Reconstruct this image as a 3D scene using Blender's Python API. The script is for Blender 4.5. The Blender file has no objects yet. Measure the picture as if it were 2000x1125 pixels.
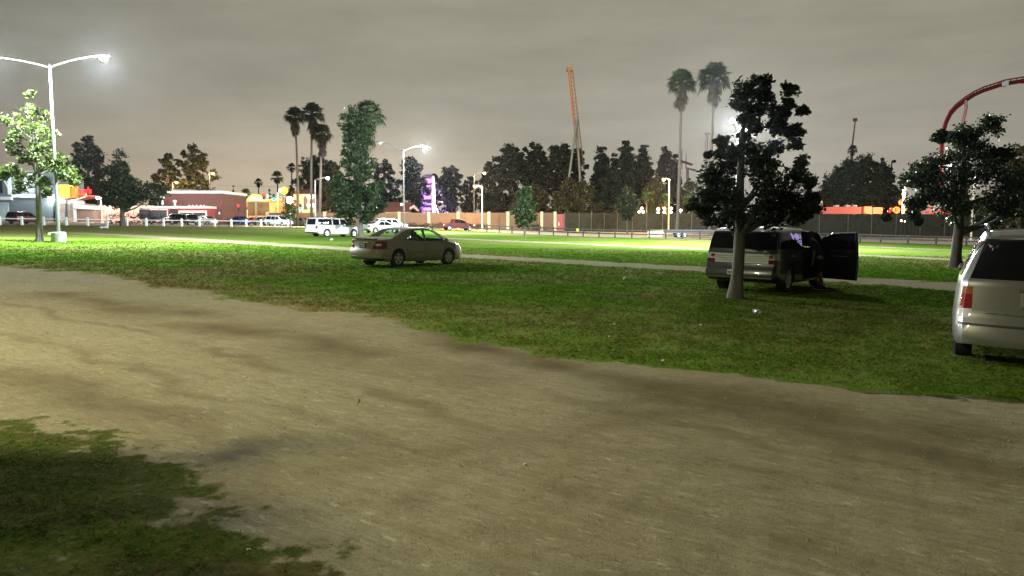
import bpy, bmesh, math, random
import numpy as np
from mathutils import Vector, Matrix, noise as mnoise

# ------------------------------------------------------------------ camera, sky, exposure
S = bpy.context.scene
COL = S.collection
F_PX = 1455.0
TILT = math.atan((562.5 - 438.5) / F_PX)
EYE = 1.65
cam_d = bpy.data.cameras.new('camera')
cam = bpy.data.objects.new('camera', cam_d)
COL.objects.link(cam)
cam.location = (0, 0, EYE)
cam.rotation_euler = (math.pi / 2 - TILT, 0, 0)
cam_d.sensor_width = 36
cam_d.lens = F_PX / 2000 * 36
cam_d.clip_start = 0.05
cam_d.clip_end = 3000
S.camera = cam
S.view_settings.view_transform = 'Standard'
S.view_settings.look = 'None'
S.view_settings.exposure = 0.0
S.view_settings.gamma = 1.0
S.render.engine = 'CYCLES'
S.cycles.use_denoising = True
S.cycles.denoising_prefilter = 'FAST'
S.cycles.max_bounces = 6
S.cycles.diffuse_bounces = 2
S.cycles.glossy_bounces = 3
S.cycles.transparent_max_bounces = 12
S.cycles.sample_clamp_indirect = 4.0
S.cycles.caustics_reflective = False
S.cycles.caustics_refractive = False

W = bpy.data.worlds.new('World')
S.world = W
W.use_nodes = True


def build_sky():
    nt = W.node_tree
    nt.nodes.clear()
    N = nt.nodes.new
    L = nt.links.new
    out = N('ShaderNodeOutputWorld')
    bg = N('ShaderNodeBackground')
    tc = N('ShaderNodeTexCoord')
    sep = N('ShaderNodeSeparateXYZ')
    L(tc.outputs['Generated'], sep.inputs[0])
    # low overcast lit from below by the town: brighter near the horizon
    nz = N('ShaderNodeTexNoise')
    nz.inputs['Scale'].default_value = 3.0
    nz.inputs['Detail'].default_value = 4
    mp = N('ShaderNodeMapping')
    mp.inputs['Scale'].default_value = (1, 1, 5)
    L(tc.outputs['Generated'], mp.inputs[0])
    L(mp.outputs[0], nz.inputs['Vector'])
    wob = N('ShaderNodeMath'); wob.operation = 'MULTIPLY_ADD'
    L(nz.outputs['Fac'], wob.inputs[0])
    wob.inputs[1].default_value = 0.20
    wob.inputs[2].default_value = -0.10
    add = N('ShaderNodeMath'); add.operation = 'ADD'
    L(sep.outputs['Z'], add.inputs[0]); L(wob.outputs[0], add.inputs[1])
    ramp = N('ShaderNodeValToRGB')
    L(add.outputs[0], ramp.inputs[0])
    els = ramp.color_ramp.elements
    els[0].position = 0.0; els[0].color = (.46, .43, .35, 1)
    els[1].position = 1.0; els[1].color = (.20, .19, .15, 1)
    for p, c in ((.06, (.45, .42, .345)), (.12, (.41, .39, .315)), (.2, (.36, .345, .27)), (.3, (.325, .32, .24))):
        e = els.new(p); e.color = c + (1,)
    dot = N('ShaderNodeVectorMath'); dot.operation = 'DOT_PRODUCT'
    L(tc.outputs['Generated'], dot.inputs[0])
    az = math.radians(-21)
    dot.inputs[1].default_value = (math.sin(az), math.cos(az), 0.03)
    gl = N('ShaderNodeMapRange'); gl.interpolation_type = 'SMOOTHSTEP'
    L(dot.outputs['Value'], gl.inputs[0])
    gl.inputs[1].default_value = .90; gl.inputs[2].default_value = 1.0
    gl.inputs[3].default_value = 0; gl.inputs[4].default_value = .70
    low = N('ShaderNodeMapRange'); low.interpolation_type = 'SMOOTHSTEP'
    L(sep.outputs['Z'], low.inputs[0])
    low.inputs[1].default_value = .0; low.inputs[2].default_value = .19
    low.inputs[3].default_value = 1; low.inputs[4].default_value = 0
    gm = N('ShaderNodeMath'); gm.operation = 'MULTIPLY'
    L(gl.outputs[0], gm.inputs[0]); L(low.outputs[0], gm.inputs[1])
    mix = N('ShaderNodeMixRGB'); mix.blend_type = 'MIX'
    L(gm.outputs[0], mix.inputs[0])
    L(ramp.outputs[0], mix.inputs[1])
    mix.inputs[2].default_value = (.80, .64, .44, 1)
    # the town lies ahead: the cloud behind the viewer and off to the right is darker
    dk = N('ShaderNodeVectorMath'); dk.operation = 'DOT_PRODUCT'
    L(tc.outputs['Generated'], dk.inputs[0])
    dk.inputs[1].default_value = (math.sin(math.radians(6)) * .97, math.cos(math.radians(6)) * .97, 0.24)
    dr = N('ShaderNodeMapRange'); dr.interpolation_type = 'SMOOTHSTEP'
    L(dk.outputs['Value'], dr.inputs[0])
    dr.inputs[1].default_value = .55; dr.inputs[2].default_value = 1.0
    dr.inputs[3].default_value = .25; dr.inputs[4].default_value = 1.0
    dm = N('ShaderNodeVectorMath'); dm.operation = 'SCALE'
    cl = N('ShaderNodeTexNoise')
    cl.inputs['Scale'].default_value = 5.5; cl.inputs['Detail'].default_value = 6; cl.inputs['Roughness'].default_value = .62
    L(mp.outputs[0], cl.inputs['Vector'])
    cr = N('ShaderNodeMapRange')
    L(cl.outputs['Fac'], cr.inputs[0])
    cr.inputs[1].default_value = .3; cr.inputs[2].default_value = .7; cr.inputs[3].default_value = .90; cr.inputs[4].default_value = 1.09
    cm = N('ShaderNodeMath'); cm.operation = 'MULTIPLY'
    L(cr.outputs[0], cm.inputs[0]); L(dr.outputs[0], cm.inputs[1])
    L(mix.outputs[0], dm.inputs[0]); L(cm.outputs[0], dm.inputs['Scale'])
    L(dm.outputs[0], bg.inputs[0])
    bg.inputs[1].default_value = .92
    L(bg.outputs[0], out.inputs[0])


build_sky()

# ------------------------------------------------------------------ where things stand
KX = 0.0185
CT, ST = math.cos(TILT), math.sin(TILT)
rnd = random.Random(7)


def terr(x, y):
    t = min(1.0, max(0.0, (y - 60) / 70.0))
    return -KX * x + 0.7 * t * t * (3 - 2 * t)


def ray(px, py):
    b = (562.5 - py) / F_PX
    return ((px - 1000) / F_PX, CT + b * ST, -ST + b * CT)


def G(px, py):
    d = ray(px, py)
    t0 = t1 = 0.5
    while t1 < 900:
        if EYE + d[2] * t1 < terr(d[0] * t1, d[1] * t1):
            lo, hi = t0, t1
            for _ in range(40):
                m = (lo + hi) / 2
                if EYE + d[2] * m < terr(d[0] * m, d[1] * m):
                    hi = m
                else:
                    lo = m
            return Vector((d[0] * hi, d[1] * hi, terr(d[0] * hi, d[1] * hi)))
        t0 = t1
        t1 *= 1.02
    return Vector((d[0] * 120, d[1] * 120, terr(d[0] * 120, d[1] * 120)))


def AT(px, py, Y):
    d = ray(px, py)
    t = Y / d[1]
    return Vector((d[0] * t, Y, EYE + d[2] * t))


def B(px, Y):
    x = AT(px, 440, Y).x
    return Vector((x, Y, terr(x, Y)))


def ppm(Y):
    return F_PX / Y * 1.003


# ------------------------------------------------------------------ materials
MATS = {}


def M(name, col, rough=.6, metal=0.0, var=.15, scale=6.0, bump=0.0, bscale=30.0, coat=0.0, spec=.5, stretch=None):
    if name in MATS:
        return MATS[name]
    m = bpy.data.materials.new(name)
    m.use_nodes = True
    nt = m.node_tree
    p = nt.nodes['Principled BSDF']
    p.inputs['Roughness'].default_value = rough
    p.inputs['Metallic'].default_value = metal
    p.inputs['Specular IOR Level'].default_value = spec
    if coat:
        p.inputs['Coat Weight'].default_value = coat
        p.inputs['Coat Roughness'].default_value = .06
    tc = nt.nodes.new('ShaderNodeTexCoord')
    vec = tc.outputs['Object']
    if stretch:
        mp = nt.nodes.new('ShaderNodeMapping')
        mp.inputs['Scale'].default_value = stretch
        nt.links.new(vec, mp.inputs[0]); vec = mp.outputs[0]
    n = nt.nodes.new('ShaderNodeTexNoise')
    n.inputs['Scale'].default_value = scale
    n.inputs['Detail'].default_value = 5
    nt.links.new(vec, n.inputs['Vector'])
    r = nt.nodes.new('ShaderNodeValToRGB')
    r.color_ramp.elements[0].position = .3
    r.color_ramp.elements[1].position = .7
    r.color_ramp.elements[0].color = tuple(c * (1 - var) for c in col) + (1,)
    r.color_ramp.elements[1].color = tuple(min(1, c * (1 + var)) for c in col) + (1,)
    nt.links.new(n.outputs['Fac'], r.inputs[0])
    nt.links.new(r.outputs[0], p.inputs['Base Color'])
    if bump:
        n2 = nt.nodes.new('ShaderNodeTexNoise')
        n2.inputs['Scale'].default_value = bscale
        n2.inputs['Detail'].default_value = 4
        nt.links.new(vec, n2.inputs['Vector'])
        b = nt.nodes.new('ShaderNodeBump')
        b.inputs['Strength'].default_value = bump
        b.inputs['Distance'].default_value = .03
        nt.links.new(n2.outputs['Fac'], b.inputs['Height'])
        nt.links.new(b.outputs[0], p.inputs['Normal'])
    MATS[name] = m
    return m


def ME(name, col, strength):
    if name in MATS:
        return MATS[name]
    m = bpy.data.materials.new(name)
    m.use_nodes = True
    p = m.node_tree.nodes['Principled BSDF']
    p.inputs['Base Color'].default_value = tuple(min(.8, c) for c in col) + (1,)
    p.inputs['Emission Color'].default_value = tuple(col) + (1,)
    p.inputs['Emission Strength'].default_value = strength
    MATS[name] = m
    return m


def MLEAF(name, col, var=.45, trans=.25, rough=.55, spec=.25):
    """leaf material: each leaf (a mesh island) has its own value and a slight hue shift"""
    if name in MATS:
        return MATS[name]
    m = bpy.data.materials.new(name)
    m.use_nodes = True
    nt = m.node_tree
    p = nt.nodes['Principled BSDF']
    p.inputs['Roughness'].default_value = rough
    p.inputs['Specular IOR Level'].default_value = spec
    g = nt.nodes.new('ShaderNodeNewGeometry')
    r = nt.nodes.new('ShaderNodeValToRGB')
    e = r.color_ramp.elements
    e[0].color = tuple(c * (1 - var) for c in col) + (1,)
    e[1].color = (col[0] * (1 + var * 1.3), col[1] * (1 + var), col[2] * (1 + var * .6), 1)
    nt.links.new(g.outputs['Random Per Island'], r.inputs[0])
    nt.links.new(r.outputs[0], p.inputs['Base Color'])
    t = nt.nodes.new('ShaderNodeBsdfTranslucent')
    nt.links.new(r.outputs[0], t.inputs['Color'])
    mx = nt.nodes.new('ShaderNodeMixShader')
    mx.inputs[0].default_value = trans
    nt.links.new(p.outputs[0], mx.inputs[1]); nt.links.new(t.outputs[0], mx.inputs[2])
    nt.links.new(mx.outputs[0], nt.nodes['Material Output'].inputs[0])
    MATS[name] = m
    return m


def MGLASS(name, tint, clear):
    """car glass: clear share lets one see through, the rest is a dark tint; fresnel reflection on top"""
    if name in MATS:
        return MATS[name]
    m = bpy.data.materials.new(name)
    m.use_nodes = True
    nt = m.node_tree
    nt.nodes.remove(nt.nodes['Principled BSDF'])
    tr = nt.nodes.new('ShaderNodeBsdfTransparent')
    tr.inputs[0].default_value = tuple(c * clear for c in tint) + (1,)
    gl = nt.nodes.new('ShaderNodeBsdfGlossy')
    gl.inputs['Roughness'].default_value = .02
    gl.inputs[0].default_value = (.8, .8, .8, 1)
    fr = nt.nodes.new('ShaderNodeFresnel')
    fr.inputs[0].default_value = 1.45
    mx = nt.nodes.new('ShaderNodeMixShader')
    ge = nt.nodes.new('ShaderNodeNewGeometry')
    fm = nt.nodes.new('ShaderNodeMath'); fm.operation = 'SUBTRACT'; fm.use_clamp = True
    nt.links.new(fr.outputs[0], fm.inputs[0]); nt.links.new(ge.outputs['Backfacing'], fm.inputs[1])
    nt.links.new(fm.outputs[0], mx.inputs[0])
    nt.links.new(tr.outputs[0], mx.inputs[1]); nt.links.new(gl.outputs[0], mx.inputs[2])
    nt.links.new(mx.outputs[0], nt.nodes['Material Output'].inputs[0])
    MATS[name] = m
    return m


def PAINT(name, col, metal=.0, rough=.32):
    return M('paint_' + name, col, rough=rough, metal=metal, var=.04, scale=3, coat=.8)


TINTED = M('tinted_glass', (.006, .007, .008), rough=.05, var=.1, spec=.22)
CLEAR = MGLASS('clear_glass', (.80, .95, .90), .8)
RUBBER = M('tyre_rubber', (.018, .018, .018), rough=.9, bump=.2)
ALLOY = M('wheel_alloy', (.55, .56, .56), rough=.32, metal=.7, var=.08)
BLACK = M('black_plastic', (.012, .012, .012), rough=.6)
REDL = M('red_lens', (.15, .006, .006), rough=.12, coat=.6)
CLRL = M('clear_lens', (.48, .48, .48), rough=.12, coat=.6)
AMBL = M('amber_lens', (.20, .055, .008), rough=.12, coat=.6)
CHROME = M('chrome', (.8, .8, .8), rough=.12, metal=1.0, var=.03)
STEEL = M('galvanised_steel', (.13, .145, .14), rough=.5, metal=.2, var=.1)
CONC = M('concrete', (.34, .34, .31), rough=.9, var=.25, scale=9, bump=.4)
BARK = M('grey_bark', (.095, .088, .072), rough=.95, var=.35, scale=7, bump=.6, bscale=24, stretch=(1, 1, .25))
DBARK = M('dark_bark', (.06, .05, .04), rough=.95, var=.3, scale=7, bump=.5, stretch=(1, 1, .25))
PALMB = M('palm_bark', (.075, .062, .05), rough=.95, var=.3, scale=3, bump=.5, stretch=(1, 1, 3))


# ------------------------------------------------------------------ objects and mesh helpers
def tag(o, label=None, cat=None, group=None, kind=None):
    if label: o['label'] = label
    if cat: o['category'] = cat
    if group: o['group'] = group
    if kind: o['kind'] = kind
    return o


def thing(name, loc, label, cat, rz=0.0, group=None):
    o = bpy.data.objects.new(name, None)
    o.empty_display_size = .3
    COL.objects.link(o)
    o.location = loc
    o.rotation_euler = (0, 0, rz)
    return tag(o, label, cat, group)


def copy_tree(o, parent=None):
    c = o.copy()
    COL.objects.link(c)
    if parent: c.parent = parent
    for ch in list(o.children):
        copy_tree(ch, c)
    return c


def link(name, me, mat, parent=None, smooth=False, angle=35):
    me.materials.append(mat)
    o = bpy.data.objects.new(name, me)
    COL.objects.link(o)
    if parent: o.parent = parent
    if smooth:
        me.polygons.foreach_set('use_smooth', [True] * len(me.polygons))
        try:
            me.set_sharp_from_angle(angle=math.radians(angle))
        except Exception:
            pass
    return o


class MB:
    def __init__(s):
        s.v = []; s.f = []

    def add(s, vs, fs):
        o = len(s.v)
        s.v += [tuple(p) for p in vs]
        s.f += [tuple(i + o for i in f) for f in fs]
        return s

    def box(s, c, d, rz=0.0, taper=1.0):
        x, y, z = d[0] / 2, d[1] / 2, d[2] / 2
        cs, sn = math.cos(rz), math.sin(rz)
        vs = []
        for k in (-1, 1):
            tp = taper if k > 0 else 1.0
            for a, b in ((-1, -1), (1, -1), (1, 1), (-1, 1)):
                px, py = a * x * tp, b * y * tp
                vs.append((c[0] + px * cs - py * sn, c[1] + px * sn + py * cs, c[2] + k * z))
        return s.add(vs, [(3, 2, 1, 0), (4, 5, 6, 7), (0, 1, 5, 4), (1, 2, 6, 5), (2, 3, 7, 6), (3, 0, 4, 7)])

    def span(s, lo, hi):
        return s.box([(a + b) / 2 for a, b in zip(lo, hi)], [b - a for a, b in zip(lo, hi)])

    def tube(s, pts, rad, n=8, cap=True):
        pts = [Vector(p) for p in pts]
        if not isinstance(rad, (list, tuple)): rad = [rad] * len(pts)
        vs = []; fs = []
        up = None
        for i, p in enumerate(pts):
            d = (pts[min(i + 1, len(pts) - 1)] - pts[max(i - 1, 0)])
            if d.length < 1e-9: d = Vector((0, 0, 1))
            d.normalize()
            if up is None:
                up = Vector((1, 0, 0)) if abs(d.x) < .8 else Vector((0, 1, 0))
            a = (up - d * up.dot(d)).normalized()
            up = a
            b = d.cross(a)
            for k in range(n):
                t = 2 * math.pi * k / n
                vs.append(p + (a * math.cos(t) + b * math.sin(t)) * rad[i])
        for i in range(len(pts) - 1):
            for k in range(n):
                k2 = (k + 1) % n
                fs.append((i * n + k, i * n + k2, (i + 1) * n + k2, (i + 1) * n + k))
        if cap:
            fs.append(tuple(range(n - 1, -1, -1)))
            fs.append(tuple(range((len(pts) - 1) * n, len(pts) * n)))
        return s.add(vs, fs)

    def lathe(s, prof, n=16, c=(0, 0, 0), axis='z'):
        """prof: (radius, height) pairs"""
        vs = []; fs = []
        for r, h in prof:
            for k in range(n):
                t = 2 * math.pi * k / n
                p = (r * math.cos(t), r * math.sin(t), h)
                if axis == 'y': p = (p[0], p[2], p[1])
                if axis == 'x': p = (p[2], p[0], p[1])
                vs.append((p[0] + c[0], p[1] + c[1], p[2] + c[2]))
        for i in range(len(prof) - 1):
            for k in range(n):
                k2 = (k + 1) % n
                fs.append((i * n + k, i * n + k2, (i + 1) * n + k2, (i + 1) * n + k))
        return s.add(vs, fs)

    def ball(s, c, r, n=10, sz=1.0):
        prof = [(max(1e-4, r * math.sin(math.pi * i / 8)), -r * sz * math.cos(math.pi * i / 8)) for i in range(9)]
        return s.lathe(prof, n, c)

    def prism(s, poly, d, off=(0, 0, 0)):
        """poly of 3-D points, extruded along d"""
        n = len(poly)
        a = [Vector(p) + Vector(off) for p in poly]
        b = [p + Vector(d) for p in a]
        return s.add(a + b, [tuple(range(n - 1, -1, -1)), tuple(range(n, 2 * n))] +
                     [(i, (i + 1) % n, n + (i + 1) % n, n + i) for i in range(n)])

    def build(s, name, mat, parent=None, smooth=False, fix=True, angle=35):
        me = bpy.data.meshes.new(name)
        me.from_pydata(s.v, [], s.f)
        if fix:
            bm = bmesh.new(); bm.from_mesh(me)
            bmesh.ops.recalc_face_normals(bm, faces=bm.faces)
            bm.to_mesh(me); bm.free()
        return link(name, me, mat, parent, smooth, angle)


def fast_mesh(name, V, nv):
    """V: (N, nv, 3) array of separate faces"""
    n = V.shape[0]
    me = bpy.data.meshes.new(name)
    me.vertices.add(n * nv)
    me.vertices.foreach_set('co', np.ascontiguousarray(V, dtype=np.float32).ravel())
    me.loops.add(n * nv)
    me.loops.foreach_set('vertex_index', np.arange(n * nv, dtype=np.int32))
    me.polygons.add(n)
    me.polygons.foreach_set('loop_start', np.arange(0, n * nv, nv, dtype=np.int32))
    me.polygons.foreach_set('loop_total', np.full(n, nv, dtype=np.int32))
    me.update(calc_edges=True)
    return me


def hash2(ix, iy, seed):
    h = (ix.astype(np.int64) * 374761393 + iy.astype(np.int64) * 668265263 + seed * 974634637) & 0x7fffffff
    h = ((h ^ (h >> 13)) * 1274126177) & 0x7fffffff
    return ((h ^ (h >> 16)) & 0xffff) / 65535.0


def vnoise(x, y, seed=0):
    ix = np.floor(x); iy = np.floor(y)
    fx = x - ix; fy = y - iy
    fx = fx * fx * (3 - 2 * fx); fy = fy * fy * (3 - 2 * fy)
    a = hash2(ix, iy, seed); b = hash2(ix + 1, iy, seed)
    c = hash2(ix, iy + 1, seed); d = hash2(ix + 1, iy + 1, seed)
    return (a * (1 - fx) + b * fx) * (1 - fy) + (c * (1 - fx) + d * fx) * fy


def fbm(x, y, seed=0, o=4):
    v = 0; a = .5
    for i in range(o):
        v = v + a * vnoise(x, y, seed + i); x = x * 2.03; y = y * 2.03; a *= .5
    return v


def seg_dist(x, y, pts):
    d = np.full(x.shape, 1e9)
    for (x0, y0), (x1, y1) in zip(pts[:-1], pts[1:]):
        dx, dy = x1 - x0, y1 - y0
        t = np.clip(((x - x0) * dx + (y - y0) * dy) / (dx * dx + dy * dy + 1e-9), 0, 1)
        d = np.minimum(d, np.hypot(x - x0 - t * dx, y - y0 - t * dy))
    return d


def in_poly(x, y, pts):
    r = np.zeros(x.shape, bool)
    n = len(pts)
    for i in range(n):
        x0, y0 = pts[i]; x1, y1 = pts[(i + 1) % n]
        if y0 == y1: continue
        c = ((y0 > y) != (y1 > y)) & (x < (x1 - x0) * (y - y0) / (y1 - y0) + x0)
        r ^= c
    return r


# ------------------------------------------------------------------ ground
def gp(l):
    return [tuple(G(*p)[:2]) for p in l]


upper = gp([(0, 522), (150, 534), (300, 555), (440, 580), (560, 597), (700, 618), (850, 646), (950, 676), (1050, 691),
            (1200, 706), (1350, 730), (1500, 746), (1650, 764), (1800, 777), (2000, 792)])
lower = gp([(0, 818), (120, 834), (230, 862), (320, 905), (385, 950), (395, 985), (420, 1012), (520, 1040), (620, 1075), (705, 1124)])
lo_poly = [(-60, lower[0][1] + 45 * .30)] + lower + [(-.2, 1.2), (3, -8), (0, -40), (-60, -40)]
up0, up1 = Vector(upper[0]), Vector(upper[-1])
lot_poly = [(-60, up0.y + 14)] + upper + [(14, 2.5), (30, -8), (30, -40), (-60, -40)]
tracks = [  # worn dirt tracks across the lawn: centre line pixels and half widths in metres
    (gp([(150, 455), (260, 460), (400, 468.5), (600, 481), (760, 491), (900, 500), (1000, 504.5), (1200, 516), (1370, 526), (1700, 549), (1900, 562), (2100, 577)]), 1.55, 1.0),
    (gp([(880, 455.3), (1000, 457), (1100, 459), (1320, 467.3), (1500, 474), (1700, 482), (1900, 489.5), (2100, 498)]), 1.3, .9),
    (gp([(860, 465), (900, 466.7), (1000, 471), (1100, 475), (1320, 484.5), (1500, 491), (1700, 499.5), (1880, 508), (2100, 518)]), 1.6, .9),
    (gp([(280, 440.5), (400, 444), (480, 445.2), (590, 447.6), (680, 451)]), 1.5, .75),
]
damp_and_shade = [(gp([(820, 640), (1000, 690), (1250, 752), (1500, 800), (1750, 832), (2000, 858), (2200, 880)]), .5, .8),
        (gp([(1000, 700), (1300, 790), (1600, 850), (2000, 930)]), .35, .6),
        (gp([(120, 575), (330, 612), (450, 640), (640, 690), (900, 735)]), .7, .7),
        (gp([(0, 730), (200, 790), (400, 850)]), .4, .55),
        (gp([(0, 590), (250, 640), (600, 740), (1000, 850), (1500, 950), (2000, 1025)]), .13, .5),
        (gp([(0, 650), (250, 712), (600, 830), (1000, 960), (1400, 1060), (1700, 1120)]), .13, .45),
        (gp([(500, 640), (800, 700), (1150, 800), (1500, 870), (2000, 960)]), .12, .4),
        (gp([(700, 1000), (900, 900), (1150, 800), (1350, 740)]), .15, .35),
        (gp([(380, 960), (480, 920), (700, 905), (1000, 840), (1400, 800)]), .28, .45)]  # last entry: soft cast shadow edge painted into the dirt colour
fenceR_px = [(800, 446), (845, 448.5), (880, 450), (915, 451.5), (951, 453.2), (975, 454.6), (1000, 456), (1026, 457.3), (1053, 458.6), (1081, 459.6), (1109, 461),
             (1139, 462.3), (1170, 463.4), (1201, 464.2), (1234, 465), (1268, 465.6), (1300, 466.2), (1333, 466.8), (1367, 467.4), (1401, 468), (1437, 468.6), (1475, 469.2),
             (1515, 469.8), (1557, 470.4), (1600, 471), (1640, 471.6), (1680, 472.8), (1720, 474.3), (1773, 476), (1828, 477.6), (1887, 479.5), (1950, 481.5), (2020, 484)]
fenceL_px = [(0, 439.5), (43, 439.7), (86, 440), (130, 440.4), (172, 440.8), (210, 441), (248, 441.3), (286, 441.6), (320, 442), (355, 442), (389.5, 442.2), (420, 442.4),
             (452, 442.6), (481, 442.8), (510, 443), (537, 443.2), (563, 443.4)]
FR = [G(a, b) for a, b in fenceR_px]
FL = [G(a, b) for a, b in fenceL_px]
edge_far = [(v.x, v.y + 1.2) for v in FL] + [(v.x, v.y + 1.2) for v in FR]
edge_far = [(-400, edge_far[0][1])] + edge_far + [(400, edge_far[-1][1] - 20)]


def masks(x, y):
    wob = (fbm(x * 1.3, y * 1.3, 3) - .47)
    dist_scale = np.clip(y / 14.0, .25, 2.2)
    sd1 = seg_dist(x, y, lot_poly + [lot_poly[0]]) * np.where(in_poly(x, y, lot_poly), 1, -1)
    sd2 = seg_dist(x, y, lo_poly + [lo_poly[0]]) * np.where(in_poly(x, y, lo_poly), -1, 1)
    near2 = (fbm(x * 2.6, y * 4.3, 9) - .47) * 1.0 + (fbm(x * 12, y * 18, 19, 3) - .45) * .6
    d1 = .5 + (sd1 + wob * 1.5 * dist_scale) / (1.1 * dist_scale)
    d2 = .5 + (sd2 + near2 * .7) / 1.1
    dirt = np.clip(np.minimum(d1, d2), 0, 1)
    for pts, hw, k in tracks:
        d = seg_dist(x, y, pts)
        t = np.clip(.5 + (hw + wob * 2.0 - d) / 1.2, 0, 1) * k
        dirt = np.maximum(dirt, t * np.clip(.75 + fbm(x * .25, y * .25, 21) * .5, 0, 1))
    dark = np.zeros(x.shape)
    for pts, hw, k in damp_and_shade:
        d = seg_dist(x + (fbm(x * .7, y * .7, 5) - .5) * 1.2, y + (fbm(x * .7, y * .7, 6) - .5) * .8, pts)
        dark = np.maximum(dark, k * np.exp(-(d / hw) ** 2) * np.clip(fbm(x * .9, y * .9, 31) * 2.2 - .2, 0, 1.2) * .9)
    dry = np.clip(fbm(x * .22, y * .22, 41) * 1.7 - .62, 0, 1)
    dl = seg_dist(x, y, upper[:6])
    dry = np.maximum(dry, .9 * np.exp(-(dl / (.12 * np.maximum(y, 4))) ** 2) * np.clip(fbm(x * .5, y * .5, 43) * 2, 0, 1))
    dry = np.maximum(dry, np.where(y > 62, np.clip(.75 * (1 - np.exp(-((x + 5) / 30) ** 2)) * (x < 0), 0, .75), 0))
    dn = np.exp(-(((x + 1.1) / .8) ** 2 + ((y - 3.2) / .22) ** 2))
    dry = np.maximum(dry, dn * 1.1)
    dry = np.where(y < 7, np.clip(dry + .35 + .8 * (fbm(x * 1.5, y * 2.5, 81) - .45), 0, 1), dry)
    fx = np.array([p[0] for p in edge_far]); fy = np.array([p[1] for p in edge_far])
    o = np.argsort(fx)
    bare = np.exp(-((x + 1.4) ** 2 / 5 + (y - 3.6) ** 2 / 1.6)) * np.clip(fbm(x * 2.7, y * 4.6, 71) * 3.0 - 1.0, 0, 1)
    dirt = np.clip(np.maximum(dirt, bare * .46), 0, 1)
    street = y > np.interp(x, fx[o], fy[o])
    return dirt, np.clip(dark, 0, 1), np.clip(dry, 0, 1), street


def terr_np(x, y):
    t = np.clip((y - 60) / 70.0, 0, 1)
    return -KX * x + 0.7 * t * t * (3 - 2 * t)


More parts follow.
